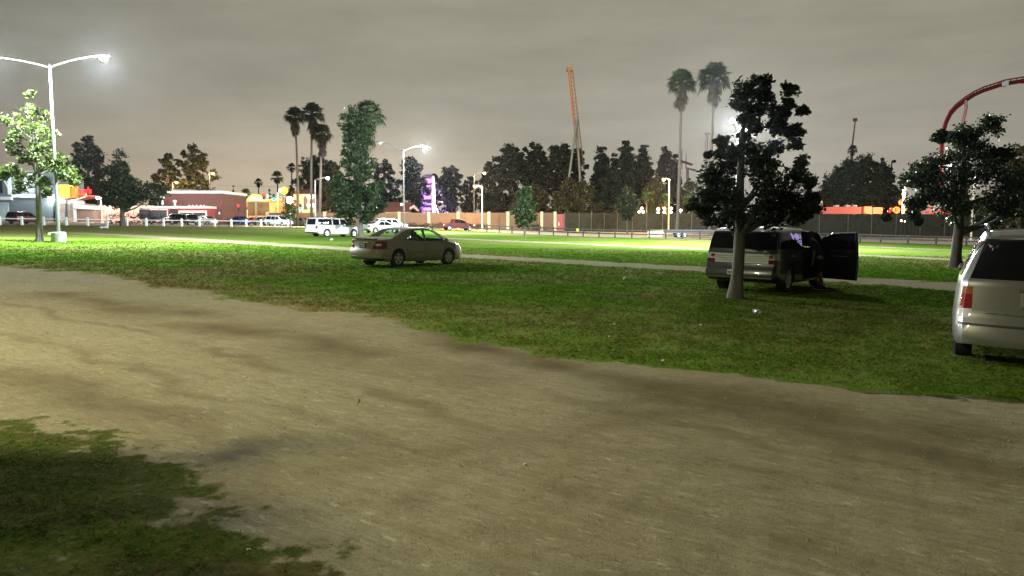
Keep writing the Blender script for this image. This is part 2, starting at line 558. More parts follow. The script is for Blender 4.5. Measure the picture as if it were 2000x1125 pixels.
def ground_materials():
    def base(name):
        m = bpy.data.materials.new(name); m.use_nodes = True
        return m, m.node_tree, m.node_tree.nodes.new, m.node_tree.links.new
    m, nt, N, L = base('worn_lawn_and_dirt')
    p = nt.nodes['Principled BSDF']; p.inputs['Roughness'].default_value = .95
    p.inputs['Specular IOR Level'].default_value = .0
    tc = N('ShaderNodeTexCoord')

    def attr(n):
        a = N('ShaderNodeAttribute'); a.attribute_name = n; return a.outputs['Fac']

    def noise(scale, detail=5, rot=None, sc=None, rough=.6):
        n = N('ShaderNodeTexNoise'); n.inputs['Scale'].default_value = scale; n.inputs['Detail'].default_value = detail
        n.inputs['Roughness'].default_value = rough
        if sc:
            mp = N('ShaderNodeMapping'); mp.vector_type = 'TEXTURE'
            mp.inputs['Rotation'].default_value = (0, 0, rot); mp.inputs['Scale'].default_value = sc
            L(tc.outputs['Object'], mp.inputs[0]); L(mp.outputs[0], n.inputs['Vector'])
        else:
            L(tc.outputs['Object'], n.inputs['Vector'])
        return n.outputs['Fac']

    def ramp(f, *st):
        r = N('ShaderNodeValToRGB'); e = r.color_ramp.elements
        e[0].position, e[0].color = st[0][0], tuple(st[0][1]) + (1,)
        e[1].position, e[1].color = st[-1][0], tuple(st[-1][1]) + (1,)
        for a, c in st[1:-1]:
            q = e.new(a); q.color = tuple(c) + (1,)
        L(f, r.inputs[0]); return r.outputs[0]

    def mix(f, a, b, mode='MIX'):
        x = N('ShaderNodeMixRGB'); x.blend_type = mode
        if isinstance(f, float): x.inputs[0].default_value = f
        else: L(f, x.inputs[0])
        for i, v in ((1, a), (2, b)):
            if isinstance(v, tuple): x.inputs[i].default_value = v + (1,)
            else: L(v, x.inputs[i])
        return x.outputs[0]

    def math_(op, a, b):
        x = N('ShaderNodeMath'); x.operation = op
        for i, v in ((0, a), (1, b)):
            if isinstance(v, (int, float)): x.inputs[i].default_value = v
            else: L(v, x.inputs[i])
        return x.outputs[0]

    fine = noise(150, 4, None, None, .8)
    streak = noise(1.0, 6, -.62, (2.6, .28, 1), .62)
    grain = noise(38, 6, None, None, .75)
    patch = noise(.55, 5)
    dcol = ramp(streak, (.28, (.155, .125, .074)), (.44, (.215, .184, .110)), (.58, (.28, .247, .154)), (.75, (.33, .295, .19)))
    dcol = mix(.55, dcol, ramp(patch, (.32, (.19, .155, .092)), (.55, (.255, .222, .136)), (.7, (.31, .277, .176))))
    dcol = mix(.42, dcol, ramp(grain, (.3, (.07, .058, .036)), (.7, (.36, .325, .215))))
    dcol = mix(.36, dcol, ramp(noise(7.0, 6, -.62, (2.2, .5, 1), .72), (.36, (.10, .080, .046)), (.5, (.215, .19, .118)), (.64, (.32, .29, .19))))
    dcol = mix(.30, dcol, ramp(fine, (.36, (.055, .045, .028)), (.5, (.215, .19, .12)), (.66, (.48, .44, .31))))
    speck = noise(17, 6, -.62, (1.2, .8, 1), .75)
    dcol = mix(ramp(speck, (.57, (0, 0, 0)), (.70, (.75, .75, .75))), dcol, (.098, .076, .044))
    dcol = mix(ramp(noise(11, 5, -.62, (1.7, .7, 1), .7), (.58, (0, 0, 0)), (.72, (.6, .6, .6))), dcol, (.46, .42, .29))
    dcol = mix(attr('dark'), dcol, (.085, .064, .036))
    g1 = noise(1.1, 5); g2 = noise(26, 6, None, None, .8); g3 = noise(5.0, 4, -.3, (1.8, .55, 1))
    gcol = ramp(g1, (.32, (.044, .098, .010)), (.5, (.075, .155, .014)), (.66, (.115, .20, .022)))
    gcol = mix(.5, gcol, ramp(g3, (.35, (.026, .066, .007)), (.65, (.110, .21, .018))))
    gcol = mix(.40, gcol, ramp(g2, (.32, (.014, .03, .005)), (.68, (.13, .22, .025))))
    dryc = ramp(g2, (.3, (.085, .072, .030)), (.7, (.26, .215, .10)))
    gcol = mix(attr('dry'), gcol, dryc)
    gcol = mix(attr('worn'), gcol, ramp(noise(14, 6, None, None, .8), (.34, (.014, .014, .006)), (.5, (.040, .044, .014)), (.68, (.105, .092, .042))))
    w = math_('ADD', attr('dirt'), math_('MULTIPLY', math_('SUBTRACT', noise(4.5, 6, None, None, .7), .5), 1.1))
    w2 = N('ShaderNodeMapRange'); w2.interpolation_type = 'SMOOTHSTEP'
    w2.inputs[1].default_value = .40; w2.inputs[2].default_value = .60
    L(w, w2.inputs[0])
    L(mix(w2.outputs[0], gcol, dcol), p.inputs['Base Color'])
    h = mix(w2.outputs[0], g2, mix(.45, grain, fine))
    h = mix(.35, h, noise(9, 4))
    bp = N('ShaderNodeBump'); bp.inputs['Strength'].default_value = .8; bp.inputs['Distance'].default_value = .04
    L(h, bp.inputs['Height']); L(bp.outputs[0], p.inputs['Normal'])
    a = M('street_asphalt', (.28, .235, .155), rough=.9, var=.25, scale=.4, bump=.3)
    return m, a


def build_ground():
    ya = np.concatenate([np.linspace(-45, 0, 10)[:-1], np.arange(0, 1.6, .16), np.arange(1.6, 9, .055),
                         9 * 1.0085 ** np.arange(0, 330)])
    ya = ya[ya < 145]
    ya = np.concatenate([ya, np.geomspace(146, 1200, 14)])
    ua = np.concatenate([-np.geomspace(.85, 3.5, 14)[::-1], np.linspace(-.82, .82, 400), np.geomspace(.85, 3.5, 14)])
    Y, U = np.meshgrid(ya, ua, indexing='ij')
    X = U * (1.5 + np.abs(Y))
    dirt, dark, dry, street = masks(X, Y)
    Z = terr_np(X, Y)
    near = np.clip((70 - Y) / 60, 0, 1)
    Z = Z + (fbm(X * .8, Y * .8, 51) - .47) * .045 * near + (fbm(X * 5, Y * 5, 52, 3) - .45) * .022 * np.clip((12 - Y) / 8, 0, 1)
    ny, nx = X.shape
    idx = np.arange(ny * nx).reshape(ny, nx)
    quads = np.stack([idx[:-1, :-1], idx[:-1, 1:], idx[1:, 1:], idx[1:, :-1]], -1).reshape(-1, 4)
    fd = (dirt[:-1, :-1] + dirt[1:, 1:]).ravel() / 2
    fs = street[:-1, :-1].ravel()
    kind = np.where(fs, 2, np.where(fd > .5, 1, 0))
    P = np.stack([X, Y, Z], -1).reshape(-1, 3)
    mg, ma = ground_materials()
    for k, nm, mat in ((0, 'grass_field', mg), (1, 'dirt_ground', mg), (2, 'street_pavement', ma)):
        q = quads[kind == k]
        used, inv = np.unique(q, return_inverse=True)
        me = bpy.data.meshes.new(nm)
        me.from_pydata([tuple(v) for v in P[used]], [], [tuple(t) for t in inv.reshape(-1, 4)])
        for an, arr in (('dirt', dirt), ('dark', dark), ('dry', dry), ('worn', np.where(Y < 7.5, .72, .0) * np.ones_like(X))):
            a = me.attributes.new(an, 'FLOAT', 'POINT')
            a.data.foreach_set('value', arr.ravel()[used].astype(np.float32))
        o = link(nm, me, mat, None, True, 180)
        o['kind'] = 'structure'
    o = None


build_ground()


def build_grass():
    rs = np.random.RandomState(4)
    mats = [MLEAF('grass_blade', (.052, .112, .010), .45, .35, .8, .0), MLEAF('dry_grass_blade', (.115, .092, .036), .4, .3, .85, .0)]
    P = []
    # worn turf patch by the camera, then the lawn out to about fifty metres
    for n, y0, y1, um in ((90000, 1.7, 7.5, .95), (330000, 6.0, 52.0, .86)):
        y = y0 * (y1 / y0) ** (rs.rand(n) ** 1.0)
        x = (rs.rand(n) * 2 - 1) * um * (y + .5)
        P.append(np.stack([x, y], 1))
    P = np.concatenate(P)
    dirt, dark, dry, street = masks(P[:, 0], P[:, 1])
    cl = fbm(P[:, 0] * 2.3, P[:, 1] * 2.3, 61)
    pr = np.clip(1.25 - 2.6 * dirt, 0, 1) * np.clip(cl * 2.6 - .45, .12, 1)
    pr = np.where((dirt >= .5) & (P[:, 1] < 30), np.maximum(pr, .002), pr)
    k = rs.rand(len(P)) < pr
    P = P[k]; dry = dry[k]; dirt = dirt[k]
    n = len(P)
    d = P[:, 1]
    h = (.014 + .022 * rs.rand(n)) * np.clip(.75 + d / 26, .8, 1.8) * np.where(dirt > .5, .6, 1)
    w = (.0045 + .004 * rs.rand(n)) * np.clip(d / 5.5, .75, 5.0)
    a = rs.rand(n) * 6.283
    la = rs.rand(n) * 6.283
    ln = h * (.9 + 1.9 * rs.rand(n))
    z = terr_np(P[:, 0], P[:, 1]) - .004
    z = z + (fbm(P[:, 0] * .8, P[:, 1] * .8, 51) - .47) * .045 * np.clip((70 - d) / 60, 0, 1) + \
        (fbm(P[:, 0] * 5, P[:, 1] * 5, 52, 3) - .45) * .022 * np.clip((12 - d) / 8, 0, 1)
    V = np.zeros((n, 3, 3))
    for i, s in ((0, -1), (1, 1)):
        V[:, i, 0] = P[:, 0] + np.cos(a) * w * s
        V[:, i, 1] = P[:, 1] + np.sin(a) * w * s
        V[:, i, 2] = z
    V[:, 2, 0] = P[:, 0] + np.cos(la) * ln
    V[:, 2, 1] = P[:, 1] + np.sin(la) * ln
    V[:, 2, 2] = z + h
    sel = rs.rand(n) < np.clip(dry * .8, 0, 1)
    for msk, nm, mt in ((~sel, 'grass', mats[0]), (sel, 'dry_grass', mats[1])):
        o = link(nm, fast_mesh(nm, V[msk], 3), mt)
        o['kind'] = 'stuff'
        tag(o, 'short green lawn grass growing between the dirt tracks' if nm == 'grass' else 'straw coloured dry grass scattered through the green lawn', 'grass')


build_grass()


def build_gravel():
    rs = np.random.RandomState(12)
    n = 26000
    y = 1.8 * (16 / 1.8) ** rs.rand(n)
    x = (rs.rand(n) * 2 - 1) * .9 * (y + .5)
    dirt, dark, dry, street = masks(x, y)
    k = (dirt > .75) & (rs.rand(n) < np.clip(fbm(x * .8, y * .8, 91) * 2.4 - .5, .1, 1))
    x = x[k]; y = y[k]; n = len(x)
    z = terr_np(x, y) + (fbm(x * .8, y * .8, 51) - .47) * .045 * np.clip((70 - y) / 60, 0, 1) + (fbm(x * 5, y * 5, 52, 3) - .45) * .022 * np.clip((12 - y) / 8, 0, 1)
    r = (.0012 + .0055 * rs.rand(n) ** 7) * np.clip(y / 4, .8, 1.7)
    a = rs.rand(n) * 6.283
    V = np.zeros((n, 4, 3, 3))
    top = np.stack([x, y, z + r * 1.1], 1)
    c = [np.stack([x + np.cos(a + q) * r * (1 + .5 * rs.rand(n)), y + np.sin(a + q) * r * (1 + .5 * rs.rand(n)), z - .001], 1) for q in (0, 1.57, 3.14, 4.71)]
    for i in range(4):
        V[:, i, 0] = c[i]; V[:, i, 1] = c[(i + 1) % 4]; V[:, i, 2] = top
    o = link('gravel', fast_mesh('gravel', V.reshape(-1, 3, 3), 3), M('pebble', (.21, .185, .125), rough=.9, var=.5, scale=9))
    o['kind'] = 'stuff'
    tag(o, 'fine pebbles and crumbs scattered over the bare dirt', 'gravel')


build_gravel()


# ------------------------------------------------------------------ trees
def clump_leaves(rs, centers, radii, per, size, flat=1.0, elong=1.7, droop=0.0):
    """diamond leaves scattered through the volume of each clump"""
    out = []
    for c, r in zip(centers, radii):
        n = max(3, int(per * (0.7 + .6 * rs.rand())))
        q = rs.normal(size=(n, 3)); q /= np.linalg.norm(q, axis=1)[:, None] + 1e-9
        q *= (rs.rand(n, 1) ** .45) * r * np.where(rs.rand(n, 1) < .16, 1.55, 1.0)
        q[:, 2] *= flat
        p = q + np.array(c)
        ax = rs.normal(size=(n, 3)); ax[:, 2] = ax[:, 2] * .6 - droop
        ax /= np.linalg.norm(ax, axis=1)[:, None] + 1e-9
        nb = rs.normal(size=(n, 3)); nb -= ax * (nb * ax).sum(1)[:, None]
        nb /= np.linalg.norm(nb, axis=1)[:, None] + 1e-9
        s = size * (.6 + .8 * rs.rand(n, 1))
        V = np.zeros((n, 4, 3))
        V[:, 0] = p - ax * s * .5
        V[:, 2] = p + ax * s * .5
        nr = np.cross(ax, nb)
        V[:, 1] = p + nb * s * .5 / elong + nr * s * .1
        V[:, 3] = p - nb * s * .5 / elong + nr * s * .1
        out.append(V)
    return np.concatenate(out)


def tree(name, base, H, prof, label, cat='tree', trunk_r=.15, fork=.4, nlobe=14, per_lobe=9, lobe_r=.3, per=16, size=.12,
         leaf=None, bark=None, seed=1, flat=.8, group=None, lean=(0, 0), asym=.25, limbs=9, extra=None, trunk_top=.92, clear=0.0, droop=.2, sx=1.0, trunk_vis=True):
    """prof: (height fraction, crown radius in metres); lobes of leaf clumps with sky between them"""
    rs = np.random.RandomState(seed)
    root = thing(name, base, label, cat, 0, group)
    hs = np.array([p[0] for p in prof]); rsd = np.array([p[1] for p in prof])
    tt = np.linspace(hs[0], hs[-1], 60)
    wts = np.interp(tt, hs, rsd) ** 1.3 + .02
    cdf = np.cumsum(wts) / wts.sum()
    rmax = rsd.max()
    lobes = []
    strat = (np.arange(nlobe) + rs.rand(nlobe)) / nlobe
    for i in range(nlobe):
        t = float(np.interp(strat[i], cdf, tt))
        ang = i * 2.39996 + rs.rand() * .9
        R = float(np.interp(t, hs, rsd)) * (1 + asym * (rs.rand() * 2 - 1))
        q = R * (clear + (1 - clear) * math.sqrt(rs.rand())) * .86
        lr = lobe_r * rmax * (.65 + .6 * rs.rand())
        lobes.append((lean[0] * t * H + sx * q * math.cos(ang), lean[1] * t * H + q * math.sin(ang), t * H, lr))
    if extra: lobes += extra
    C = []; R = []
    for (x, y, z, lr) in lobes:
        for _ in range(per_lobe):
            v = rs.normal(size=3); v /= np.linalg.norm(v) + 1e-9
            v *= lr * (.35 + .65 * rs.rand())
            C.append((x + v[0], y + v[1], z + v[2] * flat)); R.append(lr * (.30 + .28 * rs.rand()))
    V = clump_leaves(rs, C, R, per, size, flat, 1.7, droop)
    V = V[V[:, :, 2].min(1) > .1]
    mb = MB()
    k = 8
    pts = []; rad = []
    wx, wy = rs.rand() * 6, rs.rand() * 6
    for i in range(k + 1):
        t = i / k * trunk_top
        wv = .03 * H * t * (1 - t)
        pts.append((lean[0] * t * H + math.sin(wx + 5 * t) * wv, lean[1] * t * H + math.cos(wy + 5 * t) * wv, t * H - (.15 if i == 0 else 0)))
        rad.append(trunk_r * (1.6 if i == 0 else 1.0) * (1 - t * .93) ** .8)
    pts.insert(1, (pts[0][0], pts[0][1], .12 * trunk_r / .1)); rad.insert(1, trunk_r * 1.08)
    mb.tube(pts, rad, 14)
    for i in range(len(mb.v)):
        x, y, z = mb.v[i]
        a_, b_ = pts[min(len(pts) - 1, i // 14)][:2]
        s_ = 1 + .16 * (mnoise.noise((x * 7, y * 7, z * 1.3)))
        mb.v[i] = (a_ + (x - a_) * s_, b_ + (y - b_) * s_, z)

    def trunk_at(t):
        f = t / trunk_top * k
        i = min(k - 1, int(f)); f -= i
        a, b = Vector(pts[i + 1 if i else 0]), Vector(pts[i + 2])
        return a.lerp(b, min(1, f)), trunk_r * (1 - t * .93) ** .8
    order = sorted(range(len(lobes)), key=lambda i: -lobes[i][3])[:limbs]
    for i in order:
        x, y, z, lr = lobes[i]
        t0 = max(fork, min(.85, (z / H) - .10 - .25 * math.hypot(x, y) / H))
        p0, r0 = trunk_at(t0)
        p1 = Vector((x, y, z))
        mid = p0.lerp(p1, .5) + Vector((0, 0, -.08 * (p1 - p0).length))
        mb.tube([p0, mid, p1], [min(r0 * .62, trunk_r * .5), r0 * .35 + .006, .006 + r0 * .1], 6)
    if trunk_vis:
        mb.build('trunk', bark or BARK, root, True)
    link('crown', fast_mesh('crown', V, 4), leaf, root)
    return root


def palm(name, base, H, R, label, seed=1, trunk_r=.2, lean=(0, 0), skirt=.5, group=None, leaf=None, dead=None, nf=64, curve=.0, flat=False):
    rs = random.Random(seed)
    root = thing(name, base, label, 'palm', 0, group)
    mb = MB()
    pts = [(lean[0] * t * H + curve * H * t * (1 - t), lean[1] * t * H, t * H - (.2 if t == 0 else 0)) for t in [i / 10 for i in range(11)]]
    rad = [trunk_r * (1.5 if i == 0 else 1.15 - .45 * i / 10) for i in range(11)]
    mb.tube(pts, rad, 8)
    mb.build('trunk', PALMB, root, True)
    top = Vector(pts[-1])

    def fan(mb, o, d, ln, spread, n, droop):
        d = d.normalized()
        side = d.cross(Vector((0, 0, 1)))
        if side.length < .05: side = Vector((1, 0, 0))
        side.normalize()
        up = side.cross(d)
        hub = o + d * ln * .45
        w = .026 * R
        mb.add([o - side * w * .4, o + side * w * .4, hub + side * w * .4, hub - side * w * .4], [(0, 1, 2, 3)])
        for i in range(n):
            a = (i / (n - 1) - .5) * spread
            dv = d * math.cos(a) + side * math.sin(a) + up * .12 * abs(math.sin(a))
            L1 = ln * .55 * (.75 + .25 * math.cos(a)) * (.9 + .2 * rs.random())
            p1 = hub + dv * L1 * .6
            p2 = hub + dv * L1 + Vector((0, 0, -droop * L1 * (.5 + rs.random() * .6)))
            nrm = dv.cross(up).normalized() * w * 1.6
            mb.add([hub, p1 + nrm, p2, p1 - nrm], [(0, 1, 2, 3)])
    cr = MB()
    for i in range(nf):
        el = math.radians(-28 + 112 * (i / nf) + rs.uniform(-8, 8))
        az = i * 2.39996 + rs.uniform(-.3, .3)
        d = Vector((math.cos(az) * math.cos(el), math.sin(az) * math.cos(el), math.sin(el)))
        fan(cr, top + Vector((0, 0, -.05 * R)), d, R * rs.uniform(.9, 1.25), 2.6, 13, .35 + .3 * (el < .3))
    cr.build('fronds', leaf or LEAF_PALM, root, fix=False)
    if skirt:
        sk = MB()
        for i in range(int(46 * skirt) + 14):
            az = rs.uniform(0, 6.283)
            el = math.radians(rs.uniform(-88, -52))
            d = Vector((math.cos(az) * math.cos(el), math.sin(az) * math.cos(el), math.sin(el)))
            o = top + Vector((math.cos(az) * trunk_r * .6, math.sin(az) * trunk_r * .6, -rs.uniform(0, skirt) * R))
            fan(sk, o, d, R * rs.uniform(.55, .85), 1.1, 6, .5)
        sk.build('dead_skirt', dead or LEAF_DEAD, root, fix=False)
    return root


LEAF_DARK = MLEAF('leaf_dark_green', (.019, .032, .013), .5)
LEAF_MID = MLEAF('leaf_mid_green', (.034, .066, .020), .5)
LEAF_LIT = MLEAF('leaf_fresh_green', (.045, .074, .013), .5)
LEAF_PINE = MLEAF('pine_needles', (.012, .017, .011), .5, .1)
LEAF_BROWN = MLEAF('leaf_olive', (.040, .042, .017), .5)
LEAF_PALM = MLEAF('palm_frond', (.018, .028, .013), .5, .15)
LEAF_DEAD = MLEAF('dead_palm_frond', (.045, .035, .022), .4, .1)
LEAF_IVY = MLEAF('hedge_leaf', (.019, .026, .011), .5, .1)


def trees():
    def at(px, py): return G(px, py)

    def Hof(px, pyb, pyt):
        g = at(px, pyb); return g, AT(px, pyt, g.y).z - g.z
    # planted trees on the lawn
    g, H = Hof(78, 472, 208)
    s = 1 / ppm(g.y)
    tree('young_tree', g, H, [(.38, 1.0), (.46, 2.1), (.56, 2.2), (.68, 1.8), (.82, 1.4), (.94, 1.0), (.985, .4)], 'bright green young tree standing beside the concrete lamp base at the far left',
         trunk_r=.20, fork=.4, nlobe=27, per_lobe=10, lobe_r=.25, per=15, size=.25, leaf=LEAF_LIT, seed=11, limbs=12,
         extra=[(-2.4, .2, .475 * H, .5), (-2.0, .3, .50 * H, .4), (2.0, 0, .5 * H, .55), (2.2, .1, .46 * H, .5), (-.15, 0, 1.0 * H, .25), (-.12, 0, 1.09 * H, .28)], trunk_top=1.07)
    g, H = Hof(705, 463, 213)
    tree('leafy_tree', g, H, [(.13, 1.4), (.2, 2.8), (.33, 3.1), (.44, 2.6), (.55, 1.7), (.66, 1.5), (.8, 1.9), (.92, 1.5), (.99, .5)], 'tall dense tree with light grey trunk behind the gold sedan trunk lid',
         trunk_r=.30, fork=.12, nlobe=70, per_lobe=12, lobe_r=.25, per=20, size=.30, leaf=MLEAF('leaf_deep_green', (.023, .046, .014), .5), seed=5, limbs=8, asym=.4, clear=.15, lean=(-.035, 0))
    g = at(1437, 583); H = AT(1480, 152, g.y).z - g.z
    lob = []
    for (px, py, r) in ((1450, 180, .26), (1475, 165, .22), (1500, 190, .26), (1525, 185, .18), (1480, 215, .24), (1535, 205, .14), (1512, 225, .18), (1455, 212, .2),
                        (1430, 195, .16), (1470, 245, .22), (1500, 255, .24), (1530, 262, .22), (1548, 285, .16), (1420, 275, .2), (1415, 305, .2), (1455, 295, .26),
                        (1490, 300, .28), (1520, 310, .24), (1400, 330, .26), (1380, 350, .26), (1430, 345, .34), (1470, 345, .36), (1510, 345, .32), (1545, 340, .24), (1560, 360, .2),
                        (1370, 385, .24), (1400, 385, .32), (1440, 390, .36), (1480, 390, .38), (1520, 390, .36), (1555, 385, .3), (1580, 385, .16), (1385, 415, .24), (1420, 420, .3), (1460, 425, .34),
                        (1500, 425, .36), (1540, 415, .3), (1370, 430, .2), (1350, 400, .16), (1445, 440, .34), (1500, 440, .34), (1545, 435, .28), (1410, 435, .3), (1585, 400, .18), (1575, 420, .2), (1530, 370, .3), (1415, 370, .3), (1400, 445, .14), (1525, 440, .2), (1555, 430, .18), (1480, 448, .16), (1440, 240, .16), (1405, 300, .15), (1392, 300, .1), (1500, 225, .2), (1518, 243, .2), (1545, 225, .12), (1460, 265, .16), (1520, 285, .22), (1475, 320, .24), (1445, 320, .2), (1555, 320, .16), (1450, 200, .2), (1488, 178, .2), (1385, 375, .22)):
        v = AT(px, py - (14 if py > 412 else 0), g.y) - g
        lob.append((v.x, rnd.uniform(-.75, .75), v.z, r * 1.08))
    tree('broadleaf_tree', g, H, [(.36, .1), (.9, .1)], 'dark open crowned tree with grey trunk standing in front of the boxy grey crossover', trunk_r=.16, fork=.3, nlobe=1, per_lobe=19, per=19,
         size=.105, leaf=LEAF_DARK, seed=21, limbs=14, extra=lob, trunk_top=.8, lean=(.025, 0))
    g = at(1866, 522)
    H = AT(1910, 225, g.y).z - g.z
    lob = []
    for (px, py, r) in ((1930, 245, .55), (1905, 260, .6), (1945, 285, .6), (1880, 270, .4), (1850, 265, .3), (1835, 275, .25), (1900, 300, .8), (1950, 320, .8), (1860, 320, .7), (1820, 335, .6), (1785, 350, .5),
                        (1840, 360, .9), (1890, 350, .95), (1940, 360, .95), (1985, 345, .7), (1795, 380, .6), (1765, 395, .4), (1830, 400, .7), (1880, 400, .8), (1930, 405, .8), (1975, 400, .8), (1775, 418, .3),
                        (1960, 430, .5), (1990, 430, .4), (1920, 330, .8), (1965, 300, .4), (1810, 350, .5), (1750, 425, .18), (1815, 432, .2), (2010, 390, .6), (2015, 350, .6)):
        v = AT(px, py, g.y) - g
        lob.append((v.x, rnd.uniform(-1.5, 1.5), v.z, r * 1.15))
    tree('spreading_tree', g, H, [(.3, .1), (.9, .1)], 'wide spreading dark tree with forked black trunk behind the silver minivan', trunk_r=.26, fork=.2, nlobe=1, per_lobe=28, per=30,
         size=.17, leaf=LEAF_DARK, seed=31, limbs=13, extra=lob, trunk_top=.72, bark=DBARK, lean=(.03, 0))
    g, H = Hof(1025, 463, 360)
    tree('young_tree', g, H, [(.22, .9), (.32, 1.5), (.5, 1.6), (.72, 1.2), (.9, .7), (.99, .15)], 'small rounded young tree in front of the brown rail fence', trunk_r=.12, fork=.2, nlobe=56,
         per_lobe=10, lobe_r=.27, per=18, size=.20, leaf=LEAF_MID, seed=18, asym=.12, limbs=6)
    g, H = Hof(1225, 456, 362)
    tree('round_tree', g, H, [(.3, 1.0), (.4, 1.6), (.6, 1.7), (.8, 1.3), (.97, .5)], 'small dark round tree at the brown fence beside lit garden globes', trunk_r=.13, fork=.25, nlobe=44, per_lobe=10,
         lobe_r=.32, per=16, size=.24, leaf=LEAF_DARK, seed=9, limbs=6, bark=DBARK)
    g, H = Hof(240, 442, 302)
    tree('dark_tree', g, H, [(.28, 1.8), (.36, 3.2), (.48, 3.3), (.62, 2.5), (.78, 1.5), (.9, .8), (.99, .3)], 'black silhouetted tree with crooked branch behind the white rail fence', trunk_r=.34, fork=.16, nlobe=50,
         per_lobe=12, lobe_r=.28, per=18, size=.32, leaf=LEAF_DARK, bark=DBARK, seed=14, limbs=9, extra=[(3.6, 0, 3.7, 1.1), (4.6, 0, 3.9, 1.0), (5.2, .5, 4.6, 1.0), (3.2, 0, 5.0, 1.2), (4.2, 0, 5.6, .9), (2.8, .4, 4.3, 1.0), (5.6, 0, 5.2, .7)])
    g, H = Hof(567, 444, 392)
    tree('sapling', g, H, [(.3, .6), (.45, 1.3), (.7, 1.4), (.9, .9), (.99, .4)], 'tiny street tree beside the pale blue minivan', trunk_r=.1, fork=.3, nlobe=14, per_lobe=8, lobe_r=.35, per=12, size=.25,
         leaf=LEAF_LIT, seed=17, limbs=4)

    tree('shade_tree', Vector((-6.5, 3.35, terr(-6.5, 3.35))), 5.7, [(.45, 1.0), (.55, 1.8), (.7, 1.9), (.86, 1.4), (.98, .6)], 'added unseen leafy tree just left of the photographer, shading the nearest dirt and turf',
         trunk_r=.2, fork=.3, nlobe=34, per_lobe=9, lobe_r=.3, per=13, size=.2, leaf=LEAF_MID, seed=99, limbs=8)  # unseen tree, added to cast shade on the near ground

    # trees beyond the fences: base on the ground out there, top and width from their own distance
    def far(name, px, top, wpx, Y, label, kind, seed, leaf=LEAF_DARK, base_px=None, **k):
        b = B(px, Y); H = AT(px, top, Y).z - b.z; r = wpx / 2 / ppm(Y)
        a = dict(trunk_r=.03 * H, fork=.2, nlobe=34, per_lobe=11, lobe_r=.25, per=17, size=.05 * H ** .5 * 2.5, leaf=leaf, seed=seed, limbs=5, bark=DBARK, group='trees behind the park boundary')
        pr = dict(broad=[(.12, .75), (.3, .98), (.5, 1), (.72, .88), (.88, .6), (.98, .25)],
                  dome=[(.05, .92), (.3, 1), (.55, .96), (.75, .8), (.9, .52), (.98, .2)],
                  cone=[(.06, .9), (.14, 1), (.3, .92), (.45, .78), (.6, .6), (.75, .42), (.88, .24), (.99, .05)],
                  column=[(.05, .8), (.3, 1), (.6, .95), (.85, .75), (.97, .4)],
                  pine=[(.1, .7), (.25, .55), (.42, .75), (.5, .6), (.62, 1), (.78, .95), (.9, .7), (.99, .3)])[kind]
        a.update(k)
        if kind == 'cone':
            a.update(nlobe=a['nlobe'] * 2, lobe_r=.28, flat=.6, droop=.5, asym=.4)
        a['nlobe'] = int(a['nlobe'] * 1.35)
        return tree(name, b, H, [(t, q * r) for t, q in pr], label, **a)

    far('broad_tree', 178, 268, 92, 150, 'large dark rounded tree rising behind the small white annex', 'broad', 41, nlobe=46, asym=.35)
    far('broad_tree', 120, 300, 60, 158, 'shaded tree behind the blue grey restaurant roof', 'broad', 42)
    far('broad_tree', 333, 296, 58, 150, 'left one of the two big olive trees above the brick building', 'broad', 43, LEAF_BROWN, nlobe=40, asym=.4)
    far('broad_tree', 386, 284, 76, 152, 'denser taller olive tree above the brick building', 'column', 44, LEAF_BROWN, nlobe=60, per=16)
    far('cypress', 458, 360, 10, 260, 'slim pointed cypress left of the flat tan shop roof', 'cone', 45, nlobe=16)
    far('cypress', 528, 362, 10, 260, 'slim pointed cypress beside the green traffic signal', 'cone', 46, nlobe=16)
    far('low_tree', 447, 378, 26, 230, 'low dark tree above the left end of the shop roof', 'dome', 47, nlobe=16)
    far('low_tree', 505, 376, 34, 230, 'low dark tree behind the green lit roof sign', 'dome', 48, nlobe=16)
    far('bushy_tree', 572, 352, 30, 165, 'bushy tree behind the yellow lit sign', 'broad', 49, LEAF_BROWN, nlobe=20)
    far('pine_tree', 622, 305, 84, 160, 'dark pine behind the cluster of three tall palms', 'pine', 50, LEAF_PINE, nlobe=60)
    far('pine_tree', 655, 315, 60, 150, 'brown lit bushy pine right of the mission style tower', 'broad', 51, LEAF_BROWN, nlobe=46)
    far('pine_tree', 752, 312, 62, 175, 'dark tree left of the middle lamp pole', 'broad', 52, LEAF_PINE, nlobe=50)
    far('pine_tree', 806, 306, 66, 170, 'dark tree behind the middle lamp head', 'broad', 53, LEAF_PINE, nlobe=60)
    far('pine_tree', 850, 336, 40, 195, 'dark tree directly behind the ferris wheel', 'broad', 54, LEAF_PINE, nlobe=40)
    far('pine_tree', 882, 324, 56, 172, 'rounded pine with forked trunk washed in violet light', 'pine', 55, LEAF_PINE, nlobe=54, fork=.1)
    far('pine_tree', 918, 342, 46, 165, 'dark tree behind the leftmost amber street lamps', 'broad', 56, LEAF_PINE, nlobe=40)
    far('pine_tree', 958, 318, 60, 158, 'big dark pine nearest the amber street lamps, right side', 'pine', 57, LEAF_PINE, nlobe=60, asym=.4)
    far('pine_tree', 998, 283, 74, 160, 'tall cloud crowned pine left of the orange coaster spike, gaps in its crown', 'pine', 58, LEAF_PINE, nlobe=66, asym=.45)
    far('pine_tree', 1045, 281, 76, 163, 'tall cloud crowned pine, second from the orange coaster spike', 'pine', 59, LEAF_PINE, nlobe=70, asym=.4)
    far('pine_tree', 1095, 281, 76, 158, 'broad pine touching the foot of the orange coaster spike', 'pine', 60, LEAF_PINE, nlobe=80, asym=.3)
    far('pine_tree', 1128, 290, 44, 166, 'dark pine just right of the orange coaster spike', 'pine', 61, LEAF_PINE, nlobe=50)
